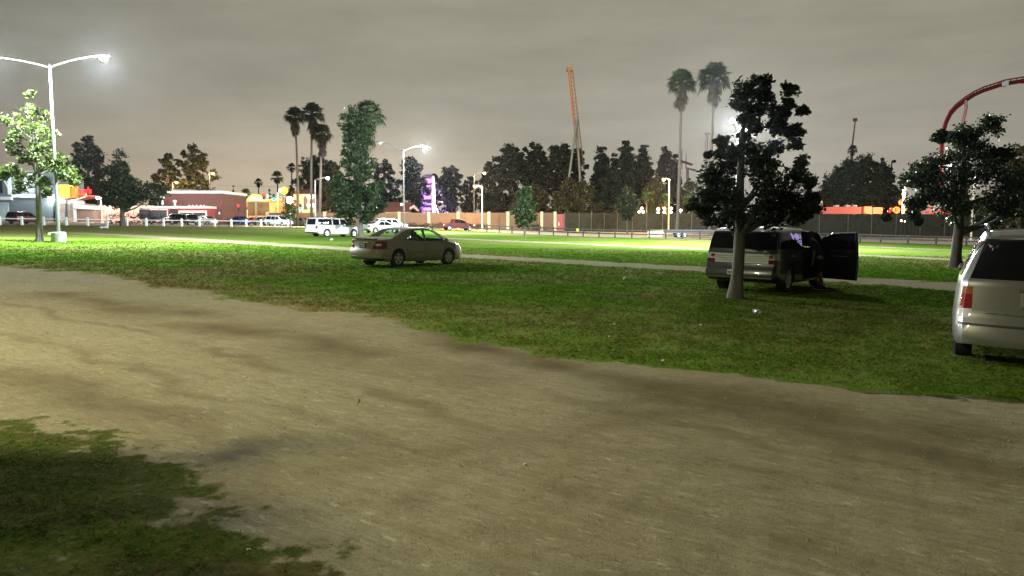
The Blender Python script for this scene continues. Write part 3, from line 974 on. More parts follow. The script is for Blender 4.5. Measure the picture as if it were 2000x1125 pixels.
    far('conifer', 1175, 287, 74, 165, 'wide feathery conifer, first right of the coaster spike', 'cone', 62, LEAF_PINE, nlobe=60, asym=.5)
    far('conifer', 1198, 295, 54, 172, 'short narrow conifer between two taller ones', 'cone', 63, LEAF_PINE, nlobe=44, asym=.5)
    far('conifer', 1221, 273, 76, 168, 'tallest pointed conifer left of the tall pair of palms', 'cone', 64, LEAF_PINE, nlobe=64, asym=.5)
    far('conifer', 1254, 281, 72, 170, 'pointed conifer next to the tallest conifer', 'cone', 65, LEAF_PINE, nlobe=60, asym=.5)
    far('conifer', 1297, 281, 70, 176, 'conifer nearest the tall pair of palms', 'cone', 66, LEAF_PINE, nlobe=50, asym=.5)
    far('conifer', 1316, 296, 46, 180, 'small conifer behind the coaster towers', 'cone', 67, LEAF_PINE, nlobe=40, asym=.5)
    far('dense_tree', 1200, 330, 110, 150, 'dark mass of tree below the conifers', 'dome', 68, LEAF_PINE, nlobe=70)
    far('dense_tree', 1120, 345, 90, 146, 'dark reddish tree behind the ivy fence corner', 'dome', 69, LEAF_BROWN, nlobe=60)
    far('dense_tree', 1275, 352, 70, 142, 'olive tree behind the amber lamp by the garden globes', 'dome', 70, LEAF_BROWN, nlobe=46)
    far('dense_tree', 1350, 350, 70, 146, 'olive tree glowing above the string of globe lamps', 'dome', 71, LEAF_BROWN, nlobe=46)
    far('dense_tree', 1040, 360, 80, 147, 'low dark tree behind the small rounded young tree', 'dome', 72, LEAF_BROWN, nlobe=50)
    far('dense_tree', 960, 365, 70, 146, 'low dark tree behind the tan wall', 'dome', 73, LEAF_PINE, nlobe=46)
    far('dome_tree', 1678, 308, 164, 172, 'huge smooth dome shaped tree behind the long red building', 'dome', 74, LEAF_DARK, nlobe=150, per_lobe=12, lobe_r=.17, asym=.05, clear=.45, per=26)
    far('dense_tree', 1590, 372, 70, 168, 'low brownish tree left of the dome shaped tree', 'dome', 75, LEAF_BROWN, nlobe=40)
    far('conifer', 1577, 346, 18, 230, 'tiny conifer beside the pink coaster arch', 'cone', 76, LEAF_PINE, nlobe=20)
    far('bushy_tree', 1716, 297, 26, 200, 'palm like tuft peeking over the dome tree right side', 'broad', 77, LEAF_PINE, nlobe=16, fork=.5)
    far('bushy_tree', 1737, 303, 20, 205, 'smaller tuft peeking over the dome tree right edge', 'broad', 78, LEAF_PINE, nlobe=12, fork=.5)
    far('dense_tree', 1990, 285, 110, 120, 'rust lit tree at the right edge behind the minivan', 'broad', 79, LEAF_BROWN, nlobe=60)
    far('dense_tree', 1930, 380, 100, 150, 'low dark tree behind the spreading tree', 'dome', 80, LEAF_DARK, nlobe=46)
    # shrubs over the wall
    for i, (px, top, w, Y, lb) in enumerate(((1092, 386, 56, 134, 'dark shrub spilling over the wall beside the red gate'), (1165, 392, 52, 137, 'olive shrub above the ivy fence, centre'), (1134, 398, 40, 138, 'small shrub above the ivy fence corner'),
                                             (1200, 396, 30, 137, 'small shrub left of the dark round tree'))):
        far('shrub', px, top, w, Y, lb, 'dome', 90 + i, LEAF_BROWN, nlobe=24, size=.3, group='shrubs above the boundary')
    # palms
    P = [(581, 228, 21, 128, 'slim tall palm, leftmost of the tall palms by the white suburban', (.0, 0), 1.0, .045),
         (615, 222, 24, 126, 'tallest palm of the three by the white suburban, fullest skirt', (.028, 0), 1.0, -.03),
         (632, 262, 22, 124, 'shorter shaggy palm leaning right in front of the dark pine', (.045, 0), 1.3, 0),
         (724, 226, 33, 110, 'shaggy palm half hidden behind the tall dense tree', (0, 0), 1.3, 0),
         (1326, 162, 29, 110, 'tall palm on the left of the bright lamp', (.012, 0), 1.1, .012),
         (1388, 152, 33, 122, 'tall palm overlapping the dark open crowned tree', (.006, 0), .9, 0)]
    for i, (px, top, r, Y, lb, ln, sk, cv) in enumerate(P):
        b = B(px, Y)
        Ht = AT(px, top, Y).z - b.z
        b.x -= ln[0] * Ht
        palm('tall_palm', b, Ht, r / ppm(Y), lb, 100 + i, .22, ln, sk, 'tall palms', curve=cv)
    for i, (px, top, r, Y, lb, sk, lf) in enumerate(((507, 356, 9, 230, 'small round headed palm above the green roof sign', .3, None), (544, 346, 14, 190, 'pale teal palm above the traffic signal mast', .1, LEAF_MID),
                                                     (572, 327, 10, 200, 'small dark palm left of the tall palms', .2, None), (482, 378, 12, 170, 'squat lit palm left of the green roof sign', .1, LEAF_MID),
                                                     (1660, 293, 11, 230, 'far palm at the foot of the thin tower', .2, None))):
        b = B(px, Y)
        palm('small_palm', b, AT(px, top, Y).z - b.z, r / ppm(Y), lb, 120 + i, .2, (0, 0), sk, 'small far palms', leaf=lf, nf=30)
    for i, (px, top, r, Y, lb) in enumerate(((1262, 384, 14, 139, 'garden palm lit amber, left of the globe lamps'), (1300, 388, 15, 140, 'garden palm lit amber behind the street lamp pole'), (1345, 390, 15, 140, 'garden palm lit amber right of the tall palm trunk'),
                                             (1272, 412, 8, 131, 'short lit palm standing against the ivy fence'))):
        b = B(px, Y)
        palm('garden_palm', b, AT(px, top, Y).z - b.z, r / ppm(Y), lb, 130 + i, .14, (0, 0), .2, 'garden palms behind the ivy fence', leaf=LEAF_MID, nf=26)
    # clipped hedges
    def hedge(px0, px1, top, bot, Y, dep, label, seed):
        a, b = AT(px0, bot, Y), AT(px1, top, Y)
        z0 = terr((a.x + b.x) / 2, Y) ; z1 = b.z
        rs = np.random.RandomState(seed)
        w = b.x - a.x; n = int(w * 9) + 10
        C = np.stack([a.x + rs.rand(n) * w, Y + rs.rand(n) * dep, z0 + .15 + rs.rand(n) * (z1 - z0 - .2)], 1)
        o = link('hedge', fast_mesh('hedge', clump_leaves(rs, C, [.38] * n, 16, .2, .8), 4), LEAF_IVY)
        tag(o, label, 'hedge', 'clipped hedges')
    hedge(206, 268, 417, 431, 112, 1.2, 'dark clipped hedge behind the silhouetted tree trunk', 1)
    hedge(270, 320, 418, 432, 112, 1.2, 'dark clipped hedge in front of the brick building windows', 2)
    hedge(690, 760, 432, 448, 122, 1.5, 'dark hedge behind the white sedan', 3)
    hedge(796, 862, 436, 448, 126, 1.5, 'low hedge at the foot of the tan wall by the red pickup', 4)
    hedge(926, 954, 438, 448, 126, 1.3, 'small clipped bush behind the amber lamp pole foot', 5)
    hedge(1030, 1056, 438, 449, 128, 1.3, 'grey green bush between wall pillars behind the small young tree', 6)


trees()


# ------------------------------------------------------------------ lamps
LED = ME('led_lens', (.86, .95, 1.0), 90)
SOD = ME('sodium_lens', (1.0, .62, .22), 6)
GLOBE = ME('frosted_globe', (1.0, .86, .60), 5)
WHITE_E = ME('flood_lens', (1.0, .98, .93), 60)
SODPOLE = M('cream_concrete_pole', (.55, .50, .38), rough=.8, bump=.2)


def light(name, parent, loc, power, col, r=.15, spot=None, rot=None):
    d = bpy.data.lights.new(name, 'SPOT' if spot else 'POINT')
    d.energy = power; d.color = col; d.shadow_soft_size = r
    if spot: d.spot_size = math.radians(spot); d.spot_blend = .5
    o = bpy.data.objects.new(name, d); COL.objects.link(o)
    if parent: o.parent = parent
    o.location = loc
    if rot: o.rotation_euler = rot
    return o


def double_lamp(base, H, arm, az, label, power=(30000, 30000), lit=(1, 1), rise=.9, col=(.88, .97, 1.0), cut=None):
    """steel pole on a concrete drum with two mast arms; az: directions of the arms in the ground plane"""
    root = thing('light_pole', base, label, 'lamp post', 0, 'tall twin arm parking lot lamps')
    MB().lathe([(.001, -.2), (.42, -.2), (.43, .60), (.40, .64), (.001, .64)], 24).build('concrete_base', CONC, root, True)
    mb = MB()
    mb.lathe([(.19, .64), (.19, .68), (.115, .69), (.11, .9), (.065, H), (.03, H + .1), (.001, H + .14)], 16)
    mb.span((-.16, -.16, .635), (.16, .16, .665))
    mb.build('pole', STEEL, root, True)
    for i, a in enumerate(az):
        c, s = math.cos(a), math.sin(a)
        pts = [(c * arm * t, s * arm * t, H - .15 + rise * (1 - (1 - t) ** 1.8)) for t in [k / 7 for k in range(8)]]
        MB().tube(pts, [.05 - .02 * k / 7 for k in range(8)], 8).build('arm', STEEL, root, True)
        e = Vector(pts[-1])
        hd = MB()
        prof = [(-.10, .05), (.15, .11), (.45, .17), (.72, .16), (.85, .08)]
        for (x0, w0), (x1, w1) in zip(prof[:-1], prof[1:]):
            vs = []
            for x, w in ((x0, w0), (x1, w1)):
                for y, z in ((-w, -.04), (w, -.04), (w * .7, .07), (-w * .7, .07)):
                    vs.append((e.x + c * x - s * y, e.y + s * x + c * y, e.z + z))
            hd.add(vs, [(0, 1, 5, 4), (1, 2, 6, 5), (2, 3, 7, 6), (3, 0, 4, 7), (0, 3, 2, 1), (4, 5, 6, 7)])
        hd.build('lamp_head', STEEL, root)
        lp = MB()
        lp.lathe([(.001, -.30), (.12, -.28), (.22, -.2), (.25, -.10), (.24, -.045)], 14, (e.x + c * .45, e.y + s * .45, e.z))
        lp.build('lens', LED if lit[i] else CLRL, root, True)
        if lit[i]:
            light('lamp_light', root, (e.x + c * .45, e.y + s * .45, e.z - .55), power[i], col, .2, cut)
    return root


def street_lamp(px, Y, top, armdir, armlen, label, col='sod', power=6000, pole=None, nm='street_lamp', lit=True):
    b = B(px, Y); H = AT(px, top, Y).z - b.z
    root = thing(nm, b, label, 'street lamp', 0, 'single arm street lamps')
    pole = pole or SODPOLE
    MB().lathe([(.2, -.1), (.2, .3), (.13, .5), (.085, H * .96), (.07, H)], 12).build('pole', pole, root, True)
    a = armdir
    pts = [(a * armlen * t, -.2 * t, H - .05 + .45 * math.sin(t * 1.5) * armlen / 2) for t in [k / 6 for k in range(7)]]
    MB().tube(pts, .05, 8).build('arm', pole, root, True)
    e = pts[-1]
    MB().lathe([(.001, .16), (.16, .13), (.27, .02), (.28, -.03)], 12, (e[0] + a * .2, e[1], e[2])).build('lamp_head', STEEL, root, True)
    MB().lathe([(.001, -.36), (.15, -.32), (.24, -.18), (.26, -.03)], 12, (e[0] + a * .2, e[1], e[2])).build('lens', (SOD if col == 'sod' else WHITE_E) if lit else CLRL, root, True)
    if lit:
        light('lamp_light', root, (e[0] + a * .2, e[1], e[2] - .55), power, (1.0, .66, .28) if col == 'sod' else (1, .96, .88), .2)
    return root


def lamps():
    g = G(115, 473)
    H = AT(99, 127, g.y).z - g.z
    double_lamp(g, H, 3.45, (math.radians(-12), math.radians(188)), 'tall steel lamp post on a concrete drum at the far left, both heads lit', (50000, 50000), rise=.55)
    Y = 97; b = B(789, Y)
    double_lamp(b, AT(789, 293, Y).z - b.z, 3.1, (math.radians(42), math.radians(222)), 'twin arm lamp post behind the gold sedan, only its right head lit', (62000, 0), (1, 0))
    Y = 69; b = B(1437, Y)
    double_lamp(b, AT(1437, 250, Y).z - b.z, 3.0, (math.radians(245), math.radians(62)), 'twin arm lamp post glaring through the dark tree by the boxy crossover', (76000, 60000), rise=.5)
    # an unseen post, added left of the photographer to light the dirt
    b = Vector((-13.9, 5.5, terr(-13.9, 5.5)))
    double_lamp(b, 8.0, 3.4, (math.radians(0), math.radians(180)), 'added unseen twin arm lamp post left of the photographer, lighting the bare dirt', (8200, 0), (1, 0), col=(1, .93, .57), cut=160)
    street_lamp(942, 122, 364, -1, 1.0, 'cream street lamp with glowing amber head beside the red pickup', power=10000)
    street_lamp(926, 134, 340, 1, 1.7, 'dark street lamp pole with amber head, behind the cream one', power=6000, pole=M('dark_pole', (.05, .05, .05)))
    street_lamp(1306, 118, 350, -1, .75, 'cream street lamp with amber head beside the tall palm pair', power=15000)
    street_lamp(1898, 112, 330, 1, .6, 'cream street lamp half hidden in the spreading tree', col='white', power=2500)
    street_lamp(617, 121, 351, 1, 1.9, 'slim pale street lamp in front of the three tall palms', col='white', power=1500, pole=STEEL)
    street_lamp(340, 146, 356, 1, .7, 'street lamp lit amber inside the olive trees over the brick building', power=5000, pole=M('dark_pole', (.05, .05, .05)))
    street_lamp(412, 149, 338, 1, .6, 'street lamp poking out right of the taller olive tree', power=3000, pole=M('dark_pole', (.05, .05, .05)))
    street_lamp(200, 128, 385, -1, .3, 'low white street lamp left of the silhouetted tree', col='white', power=2200, pole=SODPOLE)

    # clusters of frosted globes on posts
    def globes(px, pys, Y, label, offs, power=500, r=.25):
        b = B(px, Y)
        root = thing('globe_lamp', b, label, 'globe lamp', 0, 'globe lamp posts')
        zt = max(AT(px, p, Y).z for p in pys) - b.z
        mb = MB().lathe([(.1, -.1), (.07, .3), (.05, zt)], 8)
        for p, o in zip(pys, offs):
            z = AT(px, p, Y).z - b.z
            x = o / ppm(Y)
            mb.tube([(0, 0, z - .15), (x, 0, z - .15)], .03, 6)
        mb.build('post', BLACK, root)
        for p, o in zip(pys, offs):
            MB().ball((o / ppm(Y), 0, AT(px, p, Y).z - b.z), r, 12).build('globe', GLOBE, root, True)
        light('lamp_light', root, (0, -.6, zt - .2), power * 1.8, (1, .72, .40), .3)
    globes(1250, (407, 414, 414), 137, 'three globe lamp right of the dark round tree', (3, -2, 6), 900)
    globes(1285, (408, 416), 137, 'two globe lamp left of the amber street lamp pole', (0, 0), 900)
    globes(1297, (407, 415), 137.5, 'two globe lamp just left of the cream street lamp pole', (0, 0), 700)
    globes(1310, (407, 415), 137, 'two globe lamp just right of the cream street lamp pole', (0, 0), 900)
    globes(1329, (411, 420), 137, 'two globe lamp right of the tall palm trunk', (0, 1), 900)
    globes(1361, (411, 420), 137, 'two globe lamp at the left edge of the open crowned tree', (1, -1), 900)
    globes(608, (384, 384, 401, 401), 127, 'four globe lamp between the tall palm trunks', (-4, 4, -4, 4), 900, .32)


lamps()


# ------------------------------------------------------------------ fences and walls
def tilt_bar(mb, a, b, h, t):
    """board from a to b (centre line points), height h, thickness t"""
    a, b = Vector(a), Vector(b)
    d = (b - a); n = Vector((-d.y, d.x, 0)).normalized() * t / 2
    z = Vector((0, 0, h / 2))
    mb.add([a - n - z, a + n - z, a + n + z, a - n + z, b - n - z, b + n - z, b + n + z, b - n + z],
           [(0, 1, 2, 3), (7, 6, 5, 4), (0, 4, 5, 1), (1, 5, 6, 2), (2, 6, 7, 3), (3, 7, 4, 0)])


def fences():
    wood = M('dark_brown_wood', (.020, .016, .013), rough=.85, var=.3, bump=.3)
    white = M('white_painted_wood', (.62, .66, .60), rough=.6, var=.12)
    root = thing('rail_fence', FR[0], 'long dark brown two rail fence along the back of the lawn', 'fence')
    o = FR[0]
    for p in FR:
        q = p - o
        MB().box((q.x, q.y, .48), (.15, .15, 1.16)).build('post', wood, root)
        root.children[-1].location.z = q.z
    for a, b in zip(FR[:-1], FR[1:]):
        for h in (.92, .48):
            if h > .6 and a.x < FR[4].x - .1: continue
            mb = MB()
            tilt_bar(mb, a - o + Vector((0, -.1, h)), b - o + Vector((0, -.1, h)), .15, .05)
            mb.build('rail', wood, root)
    root = thing('rail_fence', FL[0], 'white painted post and rail fence along the car park on the left', 'fence')
    o = FL[0]
    for p in FL:
        q = p - o
        mb = MB().box((q.x, q.y, .5), (.24, .24, 1.2)).box((q.x, q.y, 1.12), (.22, .22, .06), taper=.3)
        mb.build('post', white, root)
        root.children[-1].location.z = q.z
    for a, b in zip(FL[:-1], FL[1:]):
        mb = MB()
        mb.tube([a - o + Vector((0, 0, .84)), b - o + Vector((0, 0, .84))], .055, 6)
        mb.build('rail', white, root)

    # tan panelled boundary wall with cream pillars
    Y = 131
    tan = M('tan_wall_boards', (.17, .10, .056), rough=.9, var=.12, scale=.8)
    tan2 = M('brown_wall_boards', (.11, .07, .04), rough=.9, var=.12, scale=.8)
    groove = M('panel_groove', (.12, .08, .05), rough=.95)
    cream = M('cream_pillar', (.48, .40, .25), rough=.85, var=.1)
    px_p = [523, 580, 635, 681, 709, 780, 838, 895, 955, 992, 1058, 1084]
    root = thing('boundary_wall', B(800, Y), 'tan board wall with cream pillars behind the red pickup', 'wall')
    o = B(800, Y)
    for p in px_p:
        b = B(p, Y) - o
        top = AT(p, 413.5, Y).z - o.z
        MB().span((b.x - .24, -.24, b.z - .2), (b.x + .24, .24, top)).build('pillar', cream, root)
    for a, c in zip(px_p[:-1], px_p[1:]):
        pa, pc = B(a, Y) - o, B(c, Y) - o
        top = AT((a + c) / 2, 415.5, Y).z - o.z
        z0 = min(pa.z, pc.z) - .2
        m = MB().span((pa.x + .24, -.07, z0), (pc.x - .24, .07, top))
        n = max(2, int((pc.x - pa.x) / .62))
        for k in range(1, n):
            x = pa.x + .24 + (pc.x - pa.x - .48) * k / n
            m.span((x - .03, -.095, z0 + .05), (x + .03, -.07, top - .04))
        m.build('panel', tan2 if a in (955, 1058, 992) else tan, root)
    p = B(1096, Y)
    gate = thing('gate', p, 'faded red gate between the last cream pillar and the ivy fence', 'gate')
    z1 = AT(1096, 418.5, Y).z - p.z
    x0, x1 = AT(1088, 430, Y).x - p.x, AT(1102, 430, Y).x - p.x
    MB().span((x0, -.05, -.1), (x1, .05, z1)).build('gate_leaf', M('faded_red_paint', (.30, .075, .07), rough=.8, var=.25, scale=2), gate)
    MB().span((x0, -.09, -.1), (x0 + .08, -.05, z1)).span((x1 - .08, -.09, -.1), (x1, -.05, z1)).span((x0 + .08, -.09, z1 - .08), (x1 - .08, -.05, z1)).build('gate_frame', M('gate_frame_red', (.38, .12, .11)), gate)
    MB().span((x0 + .25, -.12, .9), (x0 + .38, -.05, 1.5)).build('notice_plate', M('pale_plate', (.7, .68, .6)), gate)
    # ivy covered chain fence
    Y = 130
    pv = [1103, 1131, 1155, 1180, 1206, 1235, 1263, 1294, 1322, 1351, 1384, 1420, 1460, 1500, 1545, 1600, 1656, 1702, 1750, 1797, 1845, 1895, 1950, 2010, 2080]
    o = B(1103, Y)
    root = thing('ivy_fence', o, 'long dark ivy covered wire fence behind the brown rail fence', 'fence')
    rs = np.random.RandomState(77)
    mesh = M('ivy_mass', (.018, .019, .010), rough=.95, var=.4, scale=1.4, bump=.8, bscale=9)
    ppole = M('fence_pipe', (.12, .115, .10), rough=.6, metal=.3)
    for a, c in zip(pv[:-1], pv[1:]):
        pa, pc = B(a, Y) - o, B(c, Y) - o
        ta, tc_ = AT(a, 415.5 + (a - 1100) * .004, Y).z - o.z, AT(c, 415.5 + (c - 1100) * .004, Y).z - o.z
        MB().add([(pa.x, .05, pa.z - .1), (pc.x, .05, pc.z - .1), (pc.x, .05, tc_), (pa.x, .05, ta), (pa.x, .22, pa.z - .1), (pc.x, .22, pc.z - .1), (pc.x, .22, tc_), (pa.x, .22, ta)],
                 [(0, 1, 2, 3), (5, 4, 7, 6), (3, 2, 6, 7), (4, 0, 3, 7), (1, 5, 6, 2)]).build('ivy_panel', mesh, root)
        MB().tube([(pa.x, -.05, pa.z - .1), (pa.x, -.05, ta + .12)], .045, 8).build('post', ppole, root)
    C = []
    for a, c in zip(pv[:-1], pv[1:]):
        pa, pc = B(a, Y) - o, B(c, Y) - o
        ta = AT(a, 415.5, Y).z - o.z
        n = int((pc.x - pa.x) * 9)
        C += [(pa.x + rs.rand() * (pc.x - pa.x), .06, pa.z + .1 + rs.rand() * (ta - pa.z)) for _ in range(n)]
    V = clump_leaves(rs, C, [.22] * len(C), 9, .16, 1.0)
    V[:, :, 1] = np.clip(V[:, :, 1], -.03, .25)
    link('ivy', fast_mesh('ivy', V, 4), LEAF_IVY, root)


fences()


# ------------------------------------------------------------------ vehicles
def ip(t, pts):
    if t <= pts[0][0]: return pts[0][1]
    for (x0, y0), (x1, y1) in zip(pts[:-1], pts[1:]):
        if t <= x1: return y0 + (y1 - y0) * (t - x0) / (x1 - x0 + 1e-9)
    return pts[-1][1]


def ips(t, pts):
    """smoothed profile"""
    return (ip(t - .05, pts) + 2 * ip(t, pts) + ip(t + .05, pts)) / 4


def pip(x, z, poly):
    r = False; n = len(poly)
    for i in range(n):
        x0, z0 = poly[i]; x1, z1 = poly[(i + 1) % n]
        if (z0 > z) != (z1 > z) and x < (x1 - x0) * (z - z0) / (z1 - z0) + x0: r = not r
    return r


class Car:
    def __init__(s, sp, res=.07):
        s.sp = sp; s.L = sp['L']
        xs = set(np.linspace(0, s.L, int(s.L / res) + 1).tolist())
        xs |= {.02, .05, .09, .14, s.L - .02, s.L - .05, s.L - .1, s.L - .16}
        Ra = sp['r'] + sp.get('arch', .05)
        for cx in sp['wheels']:
            for k in range(17):
                xs.add(cx - Ra * math.cos(math.pi * k / 16))
            xs.add(cx - Ra - .006); xs.add(cx + Ra + .006)
        for x in sp.get('cuts', ()):
            xs.add(x)
        xs = sorted(x for x in xs if 0 <= x <= s.L)
        xs = [x for i, x in enumerate(xs) if i == 0 or x - xs[i - 1] > .004]
        rings = []
        side = sp.get('side', [(.18, .93), (.34, .985), (.6, 1.0), (.82, .985), (1.1, .955)])
        TL = [0, .05, .14, .3, .48, .66, .82, .93, 1.0]
        TG = [.06, .2, .4, .6, .8, .93, 1.0]
        ro, fo = sp['rear'], sp['front']
        for x in xs:
            w = sp['W'] / 2 * ips(x, sp['plan'])
            zb = ip(x, sp['bottom']); arch = False
            for cx in sp['wheels']:
                if abs(x - cx) <= Ra + 1e-6:
                    zb = max(zb, sp['r'] + math.sqrt(max(0, Ra * Ra - (x - cx) ** 2))); arch = True
            zs = ips(x, sp['belt']); zt = max(ips(x, sp['top']), zs + .012)
            pts = [(0, zb), (w * .5, zb), (w * (ip(zb, side) - .015), zb)]
            for t in TL[1:]:
                z = zb + (zs - zb) * t
                pts.append((w * ip(z, side), z))
            wb = w * ip(zs, side)
            cr = min(.085, .35 * (zt - zs))
            zr = zt - cr
            wr = wb - sp['tumble'] * (zr - zs) - .012
            for t in TG:
                z = zs + (zr - zs) * t
                bow = sp.get('bow', .02) * math.sin(math.pi * t) * min(1, (zr - zs) * 2.5)
                pts.append((wb + (wr - wb) * t + bow, z))
            pts += [(wr * .97 - .02 * 0, zr + cr * .42), (wr * .88, zr + cr * .66), (wr * .6, zr + cr * .9), (wr * .25, zt), (0, zt)]
            def shear(z):
                dx = ip(z, ro) * max(0, 1 - x / sp.get('rl', .9)) if x < sp.get('rl', .9) else 0
                fx = s.L - x
                if fx < .6: dx -= ip(z, fo) * (1 - fx / .6)
                return x + dx
            half = [(shear(z), y, z) for y, z in pts]
            rings.append(half)
        n = len(rings[0])
        bm = bmesh.new()
        R = []
        for h in rings:
            row = [bm.verts.new(p) for p in h]
            row += [bm.verts.new((p[0], -p[1], p[2])) for p in h[-2:0:-1]]
            R.append(row)
        m = len(R[0])
        for a, b in zip(R[:-1], R[1:]):
            for k in range(m):
                k2 = (k + 1) % m
                bm.faces.new((a[k], b[k], b[k2], a[k2]))
        MC = 9
        for row, sgn, bulge in ((R[0], -1, sp.get('rbulge', .07)), (R[-1], 1, sp.get('fbulge', .12))):
            prev = None
            for j in range(1, n - 1):
                a, b = row[j], row[m - j]
                line = [a]
                for c in range(1, MC):
                    t = c / MC; u = 1 - 2 * t
                    line.append(bm.verts.new((a.co.x + sgn * bulge * (1 - abs(u) ** 2.4), a.co.y * u, a.co.z)))
                line.append(b)
                if prev:
                    for c in range(MC):
                        bm.faces.new((prev[c], prev[c + 1], line[c + 1], line[c]))
                else:
                    bm.faces.new(line[:] + [row[0]])
                prev = line
            bm.faces.new(prev[::-1] + [row[n - 1]])
        bmesh.ops.recalc_face_normals(bm, faces=bm.faces)
        s.bm = bm
        s.root = None

    def cut(s, planes, pre):
        bm = s.bm
        for co, no in planes:
            fs = [f for f in bm.faces if pre(f.calc_center_median())]
            es = {e for f in fs for e in f.edges}; vs = {v for f in fs for v in f.verts}
            bmesh.ops.bisect_plane(bm, geom=list(vs) + list(es) + fs, dist=1e-4, plane_co=co, plane_no=no)

    def take(s, name, mat, pred, parent=None, keep=False, solid=0.0, off=0.0):
        """faces that satisfy pred become an object of their own"""
        fs = [f for f in s.bm.faces if pred(f.calc_center_median(), f.normal)]
        if not fs: return None
        mp = {}; vs = []; ff = []
        for f in fs:
            q = []
            for v in f.verts:
                if v not in mp:
                    mp[v] = len(vs)
                    p = v.co + v.normal * off
                    vs.append((p.x - s.L / 2, p.y, p.z))
                q.append(mp[v])
            ff.append(tuple(q))
        if not keep:
            bmesh.ops.delete(s.bm, geom=fs, context='FACES')
        me = bpy.data.meshes.new(name)
        me.from_pydata(vs, [], ff)
        o = link(name, me, mat, parent or s.root, True, 40)
        if solid:
            md = o.modifiers.new('thickness', 'SOLIDIFY'); md.thickness = solid; md.offset = -1
        return o

    def poly(s, name, mat, poly, side, parent=None, keep=False, ymin=.3, solid=0.0, off=0.0):
        """polygon in side view (x from the rear, z)"""
        xs = [p[0] for p in poly]; zs = [p[1] for p in poly]
        x0, x1, z0, z1 = min(xs) - .25, max(xs) + .25, min(zs) - .25, max(zs) + .25
        pre = lambda c: x0 < c.x < x1 and z0 < c.z < z1 and c.y * side > ymin
        pl = []
        for (a, b), (c, d) in zip(poly, poly[1:] + poly[:1]):
            pl.append((Vector((a, 0, b)), Vector((b - d, 0, c - a)).normalized()))
        s.cut(pl, pre)
        return s.take(name, mat, lambda c, n: c.y * side > ymin and pip(c.x, c.z, poly) and abs(n.y) > .3, parent, keep, solid, off)

    def rear(s, name, mat, y0, y1, z0, z1, xmax=.6, parent=None, keep=False, front=False, off=0.0, wrap=0.0, slant=0.0):
        """patch on the rear (or front) end: y range (signed), z range; slant narrows the top"""
        L = s.L
        near = (lambda x: x > L - xmax) if front else (lambda x: x < xmax)
        pre = lambda c: near(c.x) and z0 - .2 < c.z < z1 + .2
        pl = [(Vector((0, 0, z0)), Vector((0, 0, 1))), (Vector((0, 0, z1)), Vector((0, 0, 1)))]
        for y, sg in ((y0, 1), (y1, -1)):
            pl.append((Vector((0, y, z0)), Vector((0, z1 - z0, -sg * slant)).normalized()))
        if wrap: pl.append((Vector((L - wrap if front else wrap, 0, 0)), Vector((1, 0, 0))))
        s.cut(pl, pre)
        nx = (lambda n: n.x > .12) if front else (lambda n: n.x < -.12)

        def pred(c, n):
            k = (c.z - z0) / (z1 - z0) * slant
            if wrap:
                okx = (c.x > L - wrap) if front else (c.x < wrap)
                return okx and z0 < c.z < z1 and y0 + (k if y0 > 0 else 0) < c.y < y1 - (k if y1 < 0 else 0) and (nx(n) or abs(n.y) > .3)
            return near(c.x) and z0 < c.z < z1 and y0 + k < c.y < y1 - k and nx(n)
        return s.take(name, mat, pred, parent, keep, 0, off)

    def topglass(s, name, mat, x0, x1, hw0, hw1, zmin, parent=None):
        """windscreen or backlight: sloping top faces between x0 (half width hw0) and x1 (hw1)"""
        pre = lambda c: x0 - .2 < c.x < x1 + .2 and c.z > zmin
        pl = [(Vector((x0, 0, 0)), Vector((1, 0, 0))), (Vector((x1, 0, 0)), Vector((1, 0, 0)))]
        for sg in (1, -1):
            d = Vector((x1 - x0, sg * (hw1 - hw0), 0))
            pl.append((Vector((x0, sg * hw0, 0)), Vector((-d.y, d.x, 0)).normalized()))
        s.cut(pl, pre)
        return s.take(name, mat, lambda c, n: x0 < c.x < x1 and c.z > zmin and n.z > .15 and abs(c.y) < hw0 + (hw1 - hw0) * (c.x - x0) / (x1 - x0), parent)

    def finish(s, mat, name='body'):
        for f in s.bm.faces: f.smooth = True
        for v in s.bm.verts: v.co.x -= s.L / 2
        loose = [v for v in s.bm.verts if not v.link_faces]
        bmesh.ops.delete(s.bm, geom=loose, context='VERTS')
        me = bpy.data.meshes.new(name)
        s.bm.to_mesh(me); s.bm.free()
        return link(name, me, mat, s.root, True, 38)


def wheel(root, x, y, r, w=.2, side=1, spokes=5, far=False, rim_mat=None):
    rr = r * .64
    e = MB()
    prof = [(rr, -w / 2 + .01), (r * .93, -w / 2), (r, -w / 2 + .03), (r, w / 2 - .03), (r * .93, w / 2), (rr, w / 2 - .01), (rr * .98, w / 2 - .05), (.001, w / 2 - .07)]
    e.lathe([(a, b * side) for a, b in prof], 26, (x, y, r), 'y')
    t = e.build('wheel', RUBBER, root, True)
    yo = y + side * (w / 2 - .045)
    m = MB()
    m.lathe([(rr, 0), (rr, side * .035), (rr * .88, side * .03), (rr * .86, 0)], 26, (x, yo, r), 'y')
    m.lathe([(rr * .28, 0), (rr * .26, side * .035), (.001, side * .04)], 14, (x, yo, r), 'y')
    for k in range(spokes):
        a = 2 * math.pi * k / spokes + .3
        c, sn = math.cos(a), math.sin(a)
        hw0, hw1 = rr * .17, rr * .23
        q = []
        for rad, hw in ((rr * .2, hw0), (rr * .9, hw1)):
            for sg in (-1, 1):
                q.append((x + c * rad - sn * hw * sg, yo + side * .03, r + sn * rad + c * hw * sg))
        m.prism([q[0], q[1], q[3], q[2]], (0, -side * .03, 0))
    m.build('rim', rim_mat or ALLOY, t, True)
    return t


